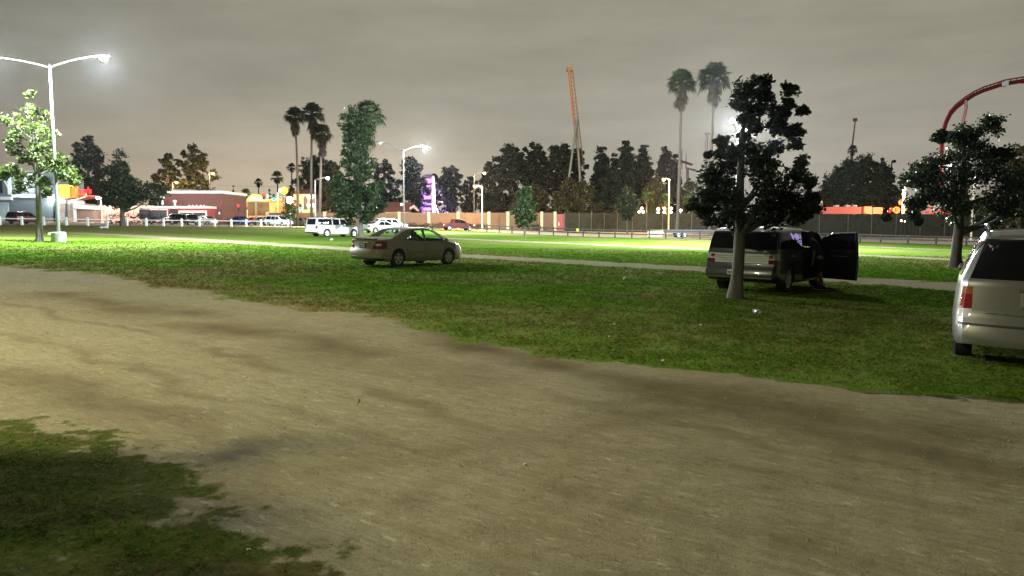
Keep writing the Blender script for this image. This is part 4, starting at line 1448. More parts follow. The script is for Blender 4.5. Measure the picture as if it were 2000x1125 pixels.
def mirror(root, x, y, z, side, mat):
    m = MB()
    m.lathe([(.001, -.10), (.06, -.09), (.085, 0), (.06, .09), (.001, .10)], 10, (x, y + side * .14, z), 'y')
    m.span((x - .03, min(y, y + side * .08), z - .05), (x + .03, max(y, y + side * .08), z - .01))
    return m.build('wing_mirror', mat, root, True)


def seat(root, x, y, mat, z0=.32):
    m = MB()
    m.box((x, y, z0 + .12), (.5, .48, .2))
    m.prism([(x - .25, y - .23, z0 + .2), (x - .12, y - .23, z0 + .2), (x - .26, y - .2, z0 + .78), (x - .36, y - .2, z0 + .78)], (0, .44, 0))
    m.box((x - .33, y, z0 + .90), (.10, .27, .19), taper=.85)
    m.box((x - .32, y, z0 + .80), (.03, .12, .1))
    return m.build('seat', mat, root)


def place(name, loc, az, label, cat, group=None):
    """az: heading in degrees from +Y towards +X"""
    r = thing(name, loc, label, cat, math.radians(90 - az), group)
    # the ground falls gently to the right: the car stands on it
    fx, fy = math.sin(math.radians(az)), math.cos(math.radians(az))
    pitch = math.atan(KX * fx); roll = math.atan(KX * -(-fy))
    r.rotation_euler = (math.atan(KX * fy), pitch, math.radians(90 - az))
    return r


def plate(root, x, y, z, face=-1):
    fr = MB().span((x - .012, y - .17, z - .085), (x + .012, y + .17, z + .085)).build('licence_plate', BLACK, root)
    MB().span((x + face * .016 - .004, y - .150, z - .066), (x + face * .016 + .004, y + .150, z + .066)).build('plate_face', M('plate_white', (.72, .73, .70), rough=.5), fr)
    mark_mat = M('plate_ink', (.10, .12, .22), rough=.6)
    m = MB()
    for k in range(7):
        yy = y - .115 + k * .038
        m.span((x + face * .022 - .002, yy - .012, z - .032), (x + face * .022 + .002, yy + .012, z + .022))
    m.build('plate_characters', mark_mat, fr)
    return fr


def sedan_spec(L=4.80, W=1.795, k=1.0):
    sc = L / 4.8
    X = lambda l: [(a * sc, b * k) for a, b in l]
    return dict(L=L, W=W, r=.325, wheels=(1.0 * sc, 3.72 * sc), tumble=.42, bow=.025, rl=.55,
                top=X([(0, .99), (.06, 1.035), (.5, 1.06), (.72, 1.075), (1.0, 1.21), (1.45, 1.405), (1.8, 1.465), (2.4, 1.49), (2.85, 1.465), (3.2, 1.345), (3.55, 1.16), (3.82, 1.03), (4.1, .97), (4.5, .86), (4.7, .74), (4.8, .62)]),
                belt=X([(0, .93), (.3, .97), (.7, .99), (1.3, .985), (2.5, .945), (3.6, .92), (3.9, .89), (4.4, .79), (4.7, .67), (4.8, .57)]),
                bottom=X([(0, .33), (.25, .27), (.6, .2), (4.2, .2), (4.6, .22), (4.8, .28)]),
                plan=[(0, .80), (.06, .87), (.2, .945), (.5, .985), (1.2 * sc, 1), (3.5 * sc, 1), (4.1 * sc, .965), (4.45 * sc, .89), (4.68 * sc, .76), (L, .58)],
                rear=[(.25, .10), (.36, .02), (.44, 0), (.60, .01), (.66, .075), (.9, .11), (1.0, .08), (1.1, .1)],
                front=[(.2, .06), (.4, 0), (.6, .02), (.8, .1), (1.0, .2)])


def suv_spec(L=5.1, W=1.95, H=1.75, r=.36, hood=1.05, belt=1.06, tumble=.22, rearslope=.28, wx=(1.1, 3.95), wsx=(3.2, 3.95), nose=.85, plan0=.90):
    return dict(L=L, W=W, r=r, wheels=wx, tumble=tumble, bow=.02, rl=.9,
                top=[(0, H - .09), (.08, H - .06), (.45, H - .015), (L * .42, H), (wsx[0] - .35, H - .02), (wsx[0], H - .12), (wsx[1], hood + .03), (wsx[1] + .15, hood), (L - .25, hood - .10), (L - .06, nose), (L, nose - .1)],
                belt=[(0, belt), (wsx[1] - .4, belt - .03), (wsx[1] + .1, hood - .07), (L - .3, hood - .17), (L, nose - .17)],
                bottom=[(0, .42), (.3, .32), (.7, .27), (L - .7, .27), (L - .3, .3), (L, .36)],
                plan=[(0, plan0), (.06, plan0 + .04), (.18, .975), (.5, 1), (L - 1.1, 1), (L - .5, .955), (L - .16, .87), (L, .76)],
                rear=[(.3, .06), (.42, 0), (.62, 0), (.67, .07), (belt, .10), (belt + .12, .13), (H - .08, rearslope), (H, rearslope + .05)],
                front=[(.2, .05), (.4, 0), (.65, .01), (.9, .08), (1.1, .2)])


def four_wheels(root, sp, w=.21, **k):
    for x in sp['wheels']:
        for sd in (1, -1):
            wheel(root, x - sp['L'] / 2, sd * (sp['W'] / 2 - w / 2 - .035), sp['r'], w, sd, **k)


def far_car(name, px, py, az, label, cat, sp, paint, roof=None, kind='suv', glass=None, group='cars parked beyond the lawn', g=None, rack=False):
    g = g or G(px, py)
    root = place(name, g, az, label, cat, group)
    c = Car(sp, .16); c.root = root
    L = sp['L']; glass = glass or TINTED
    H = max(z for _, z in sp['top']); bl = ip(L * .4, sp['belt'])
    if kind == 'sedan':
        s = L / 4.8
        wins = [[(1.38 * s, 1.01), (1.70 * s, 1.25), (1.9 * s, 1.37), (2.30 * s, 1.39), (2.30 * s, .98)], [(2.38 * s, .98), (2.38 * s, 1.39), (2.75 * s, 1.365), (3.03 * s, 1.26), (3.45 * s, .975)]]
        c.topglass('rear_window', glass, .80 * s, 1.52 * s, .60, .53, 1.02)
        c.topglass('windscreen', glass, 2.95 * s, 3.78 * s, .55, .66, 1.0)
        tz = (.70, .92); lt = (.66, .80)
    elif kind == 'pickup':
        wins = [[(1.95, 1.14), (2.0, 1.58), (2.75, 1.62), (2.75, 1.12)], [(2.83, 1.12), (2.83, 1.62), (3.4, 1.56), (3.8, 1.11)]]
        c.topglass('windscreen', glass, 3.45, 4.0, .6, .68, 1.12)
        tz = (.78, 1.02); lt = (.72, .92)
    else:
        w1 = ip(bl + .1, [(0, 0), (3, 0)])
        a = sp['wx_glass']
        wins = []
        for i in range(len(a) - 1):
            x0, x1 = a[i] + .05, a[i + 1] - .05
            tl = x0 + (.10 if i == 0 else 0)
            tr = x1 - (.62 if i == len(a) - 2 else 0)
            wins.append([(x0, bl + .05), (tl, H - .17), (tr, H - .17), (x1, bl + .04)])
        c.rear('rear_window', glass, -.70, .70, bl + .05, H - .17, .8)
        c.topglass('windscreen', glass, sp['ws'][0] - .12, sp['ws'][1] - .06, .62, .70, bl)
        tz = (.80, 1.08); lt = (.70, .88)
    for sd in (1, -1):
        for w in wins:
            c.poly('side_window', glass, w, sd)
        if sd > 0:
            a, b = W2 = (sp['W'] / 2 - .22, 1.2)
        else:
            a, b = -1.2, -(sp['W'] / 2 - .22)
        c.rear('tail_light', REDL, a, b, tz[0], tz[1], wrap=.22)
        c.rear('headlight', CLRL, a - (.12 if sd > 0 else 0), b + (.12 if sd < 0 else 0), lt[0], lt[1], front=True, wrap=.4)
    c.rear('bumper', BLACK, -1.2, 1.2, .2, .46, wrap=.2)
    c.finish(paint)
    four_wheels(root, sp, far=True)
    mx = (3.35 if kind != 'sedan' else 3.3 * L / 4.8) - L / 2
    for sd in (1, -1): mirror(root, mx + (.1 if kind == 'pickup' else 0), sd * (sp['W'] / 2 - .04), bl + .08, sd, paint)
    if rack:
        for sd in (1, -1):
            MB().tube([(-L / 2 + .5, sd * .62, H - .02), (-L / 2 + .6, sd * .62, H + .05), (-L / 2 + 2.4, sd * .62, H + .06), (-L / 2 + 2.5, sd * .62, H)], .025, 6).build('roof_rail', STEEL, root)
    return root


def gold_sedan():
    sp = sedan_spec()
    paint = PAINT('champagne', (.31, .275, .20), .2, .34)
    root = place('parked_sedan', Vector((-4.02, 29.28, terr(-4.02, 29.28) - .01)), 38, 'champagne gold sedan parked on the grass with clear green tinted windows', 'car')
    c = Car(sp, .055); c.root = root
    c.topglass('rear_window', CLEAR, .80, 1.50, .62, .55, 1.03)
    c.topglass('windscreen', CLEAR, 2.93, 3.78, .56, .68, 1.0)
    trim = M('matte_black_trim', (.015, .015, .015), rough=.5)
    front_w = [(2.42, .985), (2.42, 1.395), (2.72, 1.385), (3.0, 1.285), (3.20, 1.17), (3.46, .975)]
    rear_w = [(1.36, 1.025), (1.66, 1.255), (1.86, 1.375), (2.32, 1.40), (2.32, .985)]
    door_f = [(2.37, .30), (2.37, 1.425), (2.74, 1.42), (3.06, 1.31), (3.30, 1.14), (3.56, .93), (3.42, .55), (3.36, .30)]
    door_r = [(2.37, .30), (1.55, .30), (1.44, .62), (1.24, .86), (1.28, 1.01), (1.60, 1.265), (1.82, 1.405), (2.37, 1.425)]
    for sd in (1, -1):
        glf = c.poly('door_window', CLEAR, front_w, sd)
        glr = c.poly('door_window', CLEAR, rear_w, sd)
        for poly_, gl, hx in ((door_f, glf, 2.52), (door_r, glr, 1.52)):
            d = c.poly('door', paint, poly_, sd)
            if d is None: continue
            if gl: gl.parent = d
            pz = .86
            MB().span((hx - L2(sp) - .10, sd * (sp['W'] / 2 - .03) - .025, pz - .018), (hx - L2(sp) + .10, sd * (sp['W'] / 2 - .03) + .025, pz + .018)).build('handle', paint, d)
            # window frame and door gap
            n = len(poly_)
            tr = MB()
            for w in ((front_w if hx > 2 else rear_w),):
                pts = []
                for (x, z) in w + [w[0]]:
                    zs = ips(x, sp['belt'])
                    y = sp['W'] / 2 * ips(x, sp['plan']) * .965 - sp['tumble'] * max(0, z - zs) - .006 + .012
                    pts.append((x - L2(sp), sd * y, z))
                tr.tube(pts, .021, 5)
            tr.build('window_seal', trim, d)
            gap = MB()
            side = [(.18, .93), (.34, .985), (.6, 1.0), (.82, .985), (1.1, .955)]
            low = [p for p in poly_ if p[1] < 1.02]
            for (a, b) in zip(poly_, poly_[1:] + poly_[:1]):
                if max(a[1], b[1]) > 1.05 and min(a[1], b[1]) > .9: continue
                pts = []
                for t in [i / 6 for i in range(7)]:
                    x, z = a[0] + (b[0] - a[0]) * t, a[1] + (b[1] - a[1]) * t
                    if z > .95: continue
                    pts.append((x - L2(sp), sd * (sp['W'] / 2 * ips(x, sp['plan']) * ip(z, side) + .0005), z))
                if len(pts) > 1: gap.tube(pts, .006, 4)
            gap.build('door_gap', trim, d)
        MB().tube([(x - L2(sp), sd * (sp['W'] / 2 * ips(x, sp['plan']) * .999 + .004), .56) for x in (1.45, 2.0, 2.6, 3.3)], .018, 6).build('side_moulding', paint, root)
        c.rear('reverse_light', CLRL, *((.60, .83) if sd > 0 else (-.83, -.60)), .80, .87, wrap=.2)  # clear band set here to imitate a white glare streak
        y0, y1 = (.47, 1.2) if sd > 0 else (-1.2, -.47)
        tl = c.rear('tail_light', REDL, y0, y1, .675, .965, wrap=.42, slant=.13)
        c.rear('headlight', CLRL, *((.42, 1.2) if sd > 0 else (-1.2, -.42)), .62, .78, front=True, wrap=.42)
        yb = sd * .66
        q = MB().span((-L2(sp) + .03, yb - .10, .80), (-L2(sp) + .10, yb + .12, .875))
        mirror(root, 3.38 - L2(sp), sd * .86, 1.0, sd, paint)
    c.rear('bumper', paint, -1.2, 1.2, .34, .655, wrap=.30)
    c.rear('bumper_skirt', trim, -1.2, 1.2, .2, .34, wrap=.30)
    c.rear('trunk_lid', paint, -.46, .46, .665, .985, xmax=.25, slant=-.12)
    c.finish(paint)
    four_wheels(root, sp, spokes=5)
    plate(root, -L2(sp) + .012, .02, .79)
    MB().span((-L2(sp) - .01, -.34, .895), (-L2(sp) + .04, .34, .925)).build('trunk_handle_strip', CHROME, root)
    MB().lathe([(.034, -.012), (.046, -.012), (.046, .012), (.034, .012), (.034, -.012)], 14, (-L2(sp) + .035, 0, .962), 'x').build('emblem', CHROME, root)
    MB().tube([(-L2(sp) - .002, -.62, .40), (-L2(sp) - .055, -.3, .40), (-L2(sp) - .068, 0, .40), (-L2(sp) - .055, .3, .40), (-L2(sp) - .002, .62, .40)], .016, 6).build('bumper_strip', CHROME, root, True)
    MB().box((-L2(sp) + .12, 0, 1.045), (.16, 1.16, .03)).build('spoiler_lip', paint, root)
    cloth = M('beige_seat_cloth', (.22, .20, .16), rough=.95)
    for y in (.37, -.37):
        seat(root, 2.55 - L2(sp), y, cloth)
    m = MB().box((1.55 - L2(sp), 0, .45), (.5, 1.25, .2))
    m.prism([(1.30 - L2(sp), -.62, .5), (1.42 - L2(sp), -.62, .5), (1.18 - L2(sp), -.6, 1.04), (1.08 - L2(sp), -.6, 1.04)], (0, 1.22, 0))
    m.build('rear_bench', cloth, root)
    MB().prism([(3.2 - L2(sp), -.68, .6), (3.75 - L2(sp), -.68, .6), (3.7 - L2(sp), -.68, .97), (3.3 - L2(sp), -.68, .93)], (0, 1.36, 0)).build('dashboard', BLACK, root)
    MB().lathe([(.17, -.015), (.19, 0), (.17, .015), (.155, 0), (.17, -.015)], 18, (3.05 - L2(sp), .37, .9), 'x').build('steering_wheel', BLACK, root)
    return root


def L2(sp):
    return sp['L'] / 2


def boxy_crossover():
    L, W, H = 5.13, 1.93, 1.73
    sp = dict(L=L, W=W, r=.37, wheels=(1.08, 4.07), tumble=.14, bow=.012, rl=.7, arch=.045,
              top=[(0, 1.62), (.08, 1.665), (.4, 1.705), (1.6, 1.73), (2.6, 1.715), (3.05, 1.66), (3.35, 1.54), (3.98, 1.13), (4.12, 1.09), (4.85, 1.02), (5.04, .92), (5.13, .8)],
              belt=[(0, 1.115), (3.5, 1.07), (4.0, 1.04), (4.85, .95), (5.13, .72)],
              bottom=[(0, .44), (.3, .30), (.7, .24), (4.4, .24), (4.9, .28), (5.13, .36)],
              plan=[(0, .95), (.05, .972), (.14, .99), (.4, 1), (4.1, 1), (4.6, .97), (4.95, .9), (5.13, .82)],
              side=[(.2, .955), (.34, .99), (.6, 1.0), (.9, .995), (1.15, .965)],
              rear=[(.30, .07), (.42, 0), (.62, 0), (.66, .075), (.78, .10), (1.10, .10), (1.2, .13), (1.64, .26)], rbulge=.05,
              front=[(.2, .05), (.4, 0), (.9, .02), (1.1, .15)])
    paint = PAINT('graphite', (.055, .062, .062), .35, .3)
    roofm = PAINT('cream_white', (.66, .66, .60), .0, .35)
    silver = M('brushed_silver_panel', (.62, .65, .62), rough=.42, metal=.15, var=.12, scale=5, stretch=(1, .2, 9))
    rc = Vector((5.86, 19.18, 0))
    az = 37
    f = Vector((math.sin(math.radians(az)), math.cos(math.radians(az)), 0))
    p = rc + f * L / 2
    p.z = terr(p.x, p.y) - .01
    root = place('parked_crossover', p, az, 'graphite boxy crossover with white roof, silver tailgate band and front door wide open', 'car')
    c = Car(sp, .07); c.root = root
    bands = [[(.13, 1.155), (.27, 1.575), (1.02, 1.59), (1.02, 1.15)], [(1.06, 1.15), (1.06, 1.585), (2.16, 1.60), (2.16, 1.13)]]
    fwin = [(2.26, 1.13), (2.26, 1.60), (2.95, 1.575), (3.22, 1.46), (3.72, 1.12)]
    door = [(2.21, .30), (2.21, 1.625), (2.98, 1.60), (3.26, 1.485), (3.80, 1.10), (3.72, .90), (3.58, .66), (3.56, .30)]
    rdoor = [(1.05, 1.62), (1.05, 1.05), (1.42, .85), (1.52, .6), (1.52, .3), (2.19, .3), (2.19, 1.625)]
    c.rear('rear_window', TINTED, -.885, .885, 1.15, 1.565, .7, slant=.035)
    c.topglass('windscreen', TINTED, 3.16, 3.92, .68, .74, 1.10)
    for sd in (1, -1):
        for w in bands: c.poly('side_window', TINTED, w, sd)
        gl = c.poly('door_window', TINTED, fwin, sd)
        if sd > 0:
            gl.name = 'door_window'
        d = c.poly('door', paint, door, sd, solid=.06 if sd < 0 else 0)
        gl.parent = d
        MB().span((2.36 - L2(sp) - .11, sd * .955 - .02, .93), (2.36 - L2(sp) + .11, sd * .955 + .025, .965)).build('handle', CHROME, d)
        if sd < 0:
            lin = MB().span((2.30 - L2(sp), -.895, .36), (3.5 - L2(sp), -.84, .98))
            lin.span((2.42 - L2(sp), -.84, .72), (3.2 - L2(sp), -.77, .79))
            lin.span((2.5 - L2(sp), -.84, .40), (3.3 - L2(sp), -.78, .52))
            lin.build('door_lining', BLACK, d)
            mirror(d, 3.5 - L2(sp), -.93, 1.16, -1, paint)
            MB().span((2.5 - L2(sp), -.855 + .012, .94), (3.0 - L2(sp), -.825, .965)).build('armrest_trim', M('grey_trim', (.2, .2, .19)), d)
            h = Vector((3.56 - L2(sp), -.95, 0))
            a = math.radians(66)
            d.matrix_local = Matrix.Translation(h) @ Matrix.Rotation(a, 4, 'Z') @ Matrix.Translation(-h)
        else:
            mirror(d, 3.5 - L2(sp), .93, 1.16, 1, paint)
        rd = c.poly('door', paint, rdoor, sd)
        if rd:
            MB().span((1.45 - L2(sp) - .11, sd * .955 - .02, .955), (1.45 - L2(sp) + .11, sd * .955 + .025, .99)).build('handle', CHROME, rd)
        for x in (1.04, 2.20):
            pass
        y0, y1 = (.70, 1.2) if sd > 0 else (-1.2, -.70)
        t = c.rear('tail_light', CLRL, y0, y1, .88, 1.035, wrap=.20)
        c.rear('tail_light', REDL, y0, y1, .775, .88, wrap=.20)
        ya, yb = (.72, .80) if sd > 0 else (-.80, -.72)
        MB().span((-L2(sp) + .045, ya, .93), (-L2(sp) + .075, yb, 1.0)).build('brake_light', REDL, root)
        c.rear('headlight', CLRL, *((.5, 1.2) if sd > 0 else (-1.2, -.5)), .70, .86, front=True, wrap=.35)
        MB().tube([(.3 - L2(sp), sd * .62, 1.70), (.5 - L2(sp), sd * .64, 1.765), (2.6 - L2(sp), sd * .64, 1.765), (2.8 - L2(sp), sd * .62, 1.715)], .022, 6).build('roof_rail', STEEL, root)
    tg = c.rear('tailgate_panel', silver, -.70, .70, .785, 1.025, .5)
    rib = MB()
    for z in (.845, .905, .965):
        pts = []
        for k in range(9):
            y = -.68 + 1.36 * k / 8
            pts.append((-L2(sp) + .10 - .05 * (1 - abs(y / .86) ** 2.4) - .002, y, z))
        rib.tube(pts, .006, 5)
    rib.build('groove', M('panel_shadow_line', (.16, .17, .17), rough=.5, metal=.4), tg)
    c.rear('bumper', paint, -1.2, 1.2, .44, .65, wrap=.42)
    c.rear('bumper_skirt', BLACK, -1.2, 1.2, .25, .44, wrap=.34)
    c.cut([(Vector((0, 0, 1.60)), Vector((0, 0, 1)))], lambda q: q.z > 1.3)
    c.take('roof', roofm, lambda q, n: q.z > 1.602 and q.x < 3.3)
    c.finish(paint)
    four_wheels(root, sp, .24, spokes=6)
    plate(root, -L2(sp) - .048, .16, .545)
    MB().lathe([(.001, -.012), (.075, -.012), (.075, .012), (.001, .014)], 18, (-L2(sp) + .03, 0.10, .905), 'x').build('oval_badge', BLACK, root)
    root.children[-1].scale = (1, 1.45, 1); root.children[-1].location = (0, -.045, 0)
    MB().span((-L2(sp) - .03, -.85, .40), (-L2(sp) + .0, .85, .43)).build('bumper_strip', STEEL, root)
    dark = M('dark_seat', (.03, .03, .03), rough=.9)
    for y in (.42, -.42): seat(root, 2.9 - L2(sp), y, dark, .42)
    m = MB().box((1.8 - L2(sp), 0, .55), (.5, 1.5, .2))
    m.prism([(1.55 - L2(sp), -.75, .6), (1.68 - L2(sp), -.75, .6), (1.45 - L2(sp), -.75, 1.3), (1.34 - L2(sp), -.75, 1.3)], (0, 1.5, 0))
    m.build('rear_bench', dark, root)
    MB().prism([(3.45 - L2(sp), -.8, .62), (3.95 - L2(sp), -.8, .62), (3.9 - L2(sp), -.8, 1.08), (3.55 - L2(sp), -.8, 1.04)], (0, 1.6, 0)).build('dashboard', BLACK, root)
    # lavender strokes that glow, imitating a reflection on the right rear side window
    mark_mat = ME('lavender_window_glow', (.52, .40, .88), .55)
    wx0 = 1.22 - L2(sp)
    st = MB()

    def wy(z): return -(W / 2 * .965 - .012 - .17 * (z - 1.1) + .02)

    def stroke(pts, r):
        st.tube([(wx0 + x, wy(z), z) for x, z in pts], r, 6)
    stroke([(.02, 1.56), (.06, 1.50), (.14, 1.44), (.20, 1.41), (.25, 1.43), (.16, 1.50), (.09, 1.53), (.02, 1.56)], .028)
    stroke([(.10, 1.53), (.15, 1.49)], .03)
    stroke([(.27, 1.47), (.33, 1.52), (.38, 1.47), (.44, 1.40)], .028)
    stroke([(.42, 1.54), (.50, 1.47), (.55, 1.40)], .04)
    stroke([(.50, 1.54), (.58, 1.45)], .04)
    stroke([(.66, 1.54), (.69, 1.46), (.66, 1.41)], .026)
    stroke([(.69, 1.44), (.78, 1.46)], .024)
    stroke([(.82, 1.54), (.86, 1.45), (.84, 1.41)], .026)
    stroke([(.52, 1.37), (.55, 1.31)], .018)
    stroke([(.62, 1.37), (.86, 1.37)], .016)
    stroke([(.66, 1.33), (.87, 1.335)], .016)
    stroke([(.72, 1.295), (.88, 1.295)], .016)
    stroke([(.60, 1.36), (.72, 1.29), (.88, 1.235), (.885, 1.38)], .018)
    st.build('window_glow_strokes', mark_mat, root)
    return root, p, az, sp


def silver_minivan():
    sp = suv_spec(5.1, 1.95, 1.74, .33, 1.0, 1.06, .26, .50, (1.12, 4.12), (3.1, 4.05), .78, .885)
    sp['plan'] = [(0, .86), (.05, .91), (.15, .955), (.4, .985), (.9, 1), (4, 1), (4.6, .95), (4.94, .87), (5.1, .76)]
    sp['top'] = [(0, 1.60), (.08, 1.65), (.45, 1.715), (2.1, 1.74), (2.75, 1.72), (3.1, 1.62), (4.05, 1.03), (4.2, 1.0), (4.85, .9), (5.04, .78), (5.1, .68)]
    sp['bottom'] = [(0, .30), (.3, .26), (.7, .2), (4.4, .2), (4.8, .22), (5.1, .3)]
    sp['rear'] = [(.22, .06), (.32, 0), (.50, 0), (.55, .06), (.62, .09), (1.06, .14), (1.2, .22), (1.64, .60), (1.74, .70)]
    sp['tumble'] = .42; sp['rl'] = 1.3
    sp['rbulge'] = .13
    paint = PAINT('silver_beige', (.155, .16, .147), .3, .34)
    az = 31.5
    f = Vector((math.sin(math.radians(az)), math.cos(math.radians(az)), 0))
    p = Vector((6.27, 8.68, 0)) + f * sp['L'] / 2
    p.z = terr(p.x, p.y) - .01
    root = place('parked_minivan', p, az, 'silver minivan cut off by the right edge, dark rear window facing the camera', 'car')
    c = Car(sp, .07); c.root = root
    c.rear('rear_window', TINTED, -.80, .80, 1.10, 1.59, .8, slant=.15)
    c.topglass('windscreen', TINTED, 3.05, 3.98, .64, .72, 1.06)
    for sd in (1, -1):
        for w in ([(.42, 1.12), (.58, 1.56), (1.55, 1.60), (1.55, 1.10)], [(1.62, 1.10), (1.62, 1.60), (2.5, 1.60), (2.5, 1.08)], [(2.57, 1.08), (2.57, 1.60), (2.9, 1.56), (3.62, 1.06)]):
            c.poly('side_window', TINTED, w, sd)
        y0, y1 = (.76, 1.2) if sd > 0 else (-1.2, -.76)
        c.rear('tail_light', AMBL, y0, y1, .91, 1.0, wrap=.20)
        c.rear('tail_light', REDL, y0, y1, .73, .91, wrap=.20)
        c.rear('reverse_light', CLRL, y0, y1, .62, .73, wrap=.20)
        c.rear('headlight', CLRL, *((.5, 1.2) if sd > 0 else (-1.2, -.5)), .62, .78, front=True, wrap=.4)
        mirror(root, 3.45 - L2(sp), sd * .72, 1.10, sd, paint)
        MB().tube([(.5 - L2(sp), sd * .62, 1.70), (.62 - L2(sp), sd * .64, 1.765), (2.4 - L2(sp), sd * .64, 1.785), (2.6 - L2(sp), sd * .62, 1.735)], .02, 6).build('roof_rail', STEEL, root)
    bp = c.rear('bumper', paint, -1.2, 1.2, .27, .53, wrap=.5)
    hatch = c.rear('tailgate', paint, -.80, .80, .56, 1.09, .5)
    c.rear('bumper_top', BLACK, -.9, .9, .53, .56, .5)
    c.finish(paint)
    four_wheels(root, sp, .22, spokes=5)
    xb = lambda y: -L2(sp) - .13 * (1 - abs(y / .80) ** 2.4)
    MB().tube([(xb(y) + .10, y, .685) for y in (-.74, -.55, -.3, 0, .3, .55, .74)], .014, 6).build('chrome_strip', CHROME, hatch, True)
    m = MB()
    m.span((xb(0) + .075, -.30, .975), (xb(0) + .16, .30, 1.01))
    m.build('plate_light_bar', paint, hatch)
    MB().span((xb(0) + .085, -.27, .79), (xb(0) + .16, .27, .965)).build('plate_recess', M('recess_grey', (.30, .30, .27), rough=.4, metal=.4), hatch)
    plate(root, xb(0) + .080, 0, .875)
    MB().tube([(xb(.0) + .33, -.1, 1.16), (xb(.3) + .30, .35, 1.12)], .012, 6).build('wiper', BLACK, root)
    st = MB()
    for (y, z, dy, dz) in ((.58, 1.50, .05, .03), (.56, 1.50, -.05, .03), (.57, 1.49, .02, -.05), (.59, 1.49, -.06, -.02)):
        x = -L2(sp) + .335
        st.prism([(x, y, z), (x + .01, y + dy, z + dz), (x + .03, y + dy * .6, z - .02)], (-.006, 0, 0))
    st.build('window_sticker', M('faded_pink_sticker', (.5, .36, .38)), root)
    return root


def person(origin, az):
    """dark clothed person leaning into the open doorway; built in car coordinates (x forward, y left)"""
    root = thing('person', origin, 'person in black clothes and white soled shoes leaning into the open car door', 'person', math.radians(90 - az))
    root.scale = (.93, .93, .93)
    skin = M('skin', (.30, .17, .11), rough=.6)
    cloth = M('black_cloth', (.012, .012, .014), rough=.95)
    hair = M('brown_hair', (.05, .025, .015), rough=.8)

    def skinned(name, verts, edges, mat, parent, sub=2, rootv=0):
        me = bpy.data.meshes.new(name)
        me.from_pydata([v[:3] for v in verts], edges, [])
        o = link(name, me, mat, parent)
        o.modifiers.new('skin', 'SKIN')
        for i, v in enumerate(verts):
            sv = me.skin_vertices[0].data[i]
            sv.radius = (v[3], v[4] if len(v) > 4 else v[3])
            sv.use_root = (i == rootv)
        md = o.modifiers.new('smooth', 'SUBSURF'); md.levels = sub; md.render_levels = sub
        return o
    # facing +y (left, into the car); standing at its right flank
    V = [(0, -.02, .93, .14, .11),        # 0 pelvis
         (0, .05, 1.10, .13, .10), (0, .15, 1.28, .155, .11), (0, .21, 1.42, .12, .09), (0, .25, 1.50, .05, .055),   # 1 belly 2 chest 3 shoulders 4 neck
         (0, .30, 1.60, .078, .092), (0, .325, 1.68, .07, .085),          # 5 head 6 crown
         (.10, -.02, .86, .09), (.11, .05, .49, .058), (.11, -.02, .10, .037), (.11, .10, .04, .035),   # 7-10 left-hand side leg
         (-.10, -.03, .86, .09), (-.12, -.05, .49, .058), (-.14, -.16, .10, .037), (-.14, -.06, .04, .035),   # 11-14
         (.19, .21, 1.40, .055), (.24, .36, 1.22, .042), (.17, .56, 1.12, .030), (.15, .63, 1.10, .028),   # 15-18 reaching arm
         (-.19, .18, 1.38, .055), (-.27, .10, 1.10, .042), (-.30, .12, .86, .030), (-.30, .13, .79, .030)]   # 19-22 hanging arm
    E = [(0, 1), (1, 2), (2, 3), (3, 4), (4, 5), (5, 6), (0, 7), (7, 8), (8, 9), (9, 10), (0, 11), (11, 12), (12, 13), (13, 14), (3, 15), (15, 16), (16, 17), (17, 18), (3, 19), (19, 20), (20, 21), (21, 22)]
    for hx, hy, hz, dy, dz in ((.15, .63, 1.10, .8, -.3), (-.30, .13, .79, .25, -.95)):
        hb = 18 if hx > 0 else 22
        for k in range(4):
            o = (k - 1.5) * .019
            ln = (.062, .075, .07, .055)[k]
            i = len(V)
            V += [(hx + o, hy + dy * .035, hz + dz * .035, .011), (hx + o * 1.15, hy + dy * (.035 + ln * .6), hz + dz * (.035 + ln * .6), .009), (hx + o * 1.15, hy + dy * (.03 + ln) + .012, hz + dz * (.03 + ln) - .006, .008)]
            E += [(hb, i), (i, i + 1), (i + 1, i + 2)]
        i = len(V)
        sg = -1 if hx > 0 else 1
        V += [(hx + sg * .032, hy + dy * .01, hz + dz * .01, .012), (hx + sg * .05, hy + dy * .045, hz + dz * .045, .010)]
        E += [(hb, i), (i, i + 1)]
    body = skinned('body', V, E, skin, root, 2)
    # face: nose, eyes, ears
    f = MB()
    f.ball((0, .415, 1.60), .016, 8); f.ball((.082, .30, 1.60), .022, 8); f.ball((-.082, .30, 1.60), .022, 8)
    f.build('face_features', skin, body, True)
    e = MB(); e.ball((.032, .388, 1.625), .012, 8); e.ball((-.032, .388, 1.625), .012, 8); e.box((0, .392, 1.555), (.045, .012, .01))
    e.build('eyes', M('eye', (.05, .04, .04), rough=.2), body, True)
    h = MB()
    h.ball((0, .285, 1.645), .108, 12, 1.0)
    hh = h.build('hair', hair, root, True)
    hh.scale = (1, 1, 1)
    for v in hh.data.vertices:
        if v.co.y > .34 and v.co.z < 1.68: v.co.y = .34
    S_ = [(0, -.02, .88, .165, .135), (0, .05, 1.10, .155, .125), (0, .15, 1.28, .18, .135), (0, .205, 1.41, .135, .11), (0, .235, 1.465, .075, .075),
          (.19, .21, 1.40, .078), (.24, .34, 1.23, .064), (-.19, .18, 1.38, .078), (-.26, .11, 1.14, .064)]
    skinned('shirt', S_, [(0, 1), (1, 2), (2, 3), (3, 4), (3, 5), (5, 6), (3, 7), (7, 8)], cloth, root)
    skinned('shorts', [(0, -.02, .92, .165, .135), (.10, -.02, .83, .115), (.112, .045, .50, .098), (-.10, -.03, .83, .115), (-.12, -.05, .50, .098)],
            [(0, 1), (1, 2), (0, 3), (3, 4)], cloth, root)
    sole = M('white_sole', (.75, .75, .72), rough=.6)
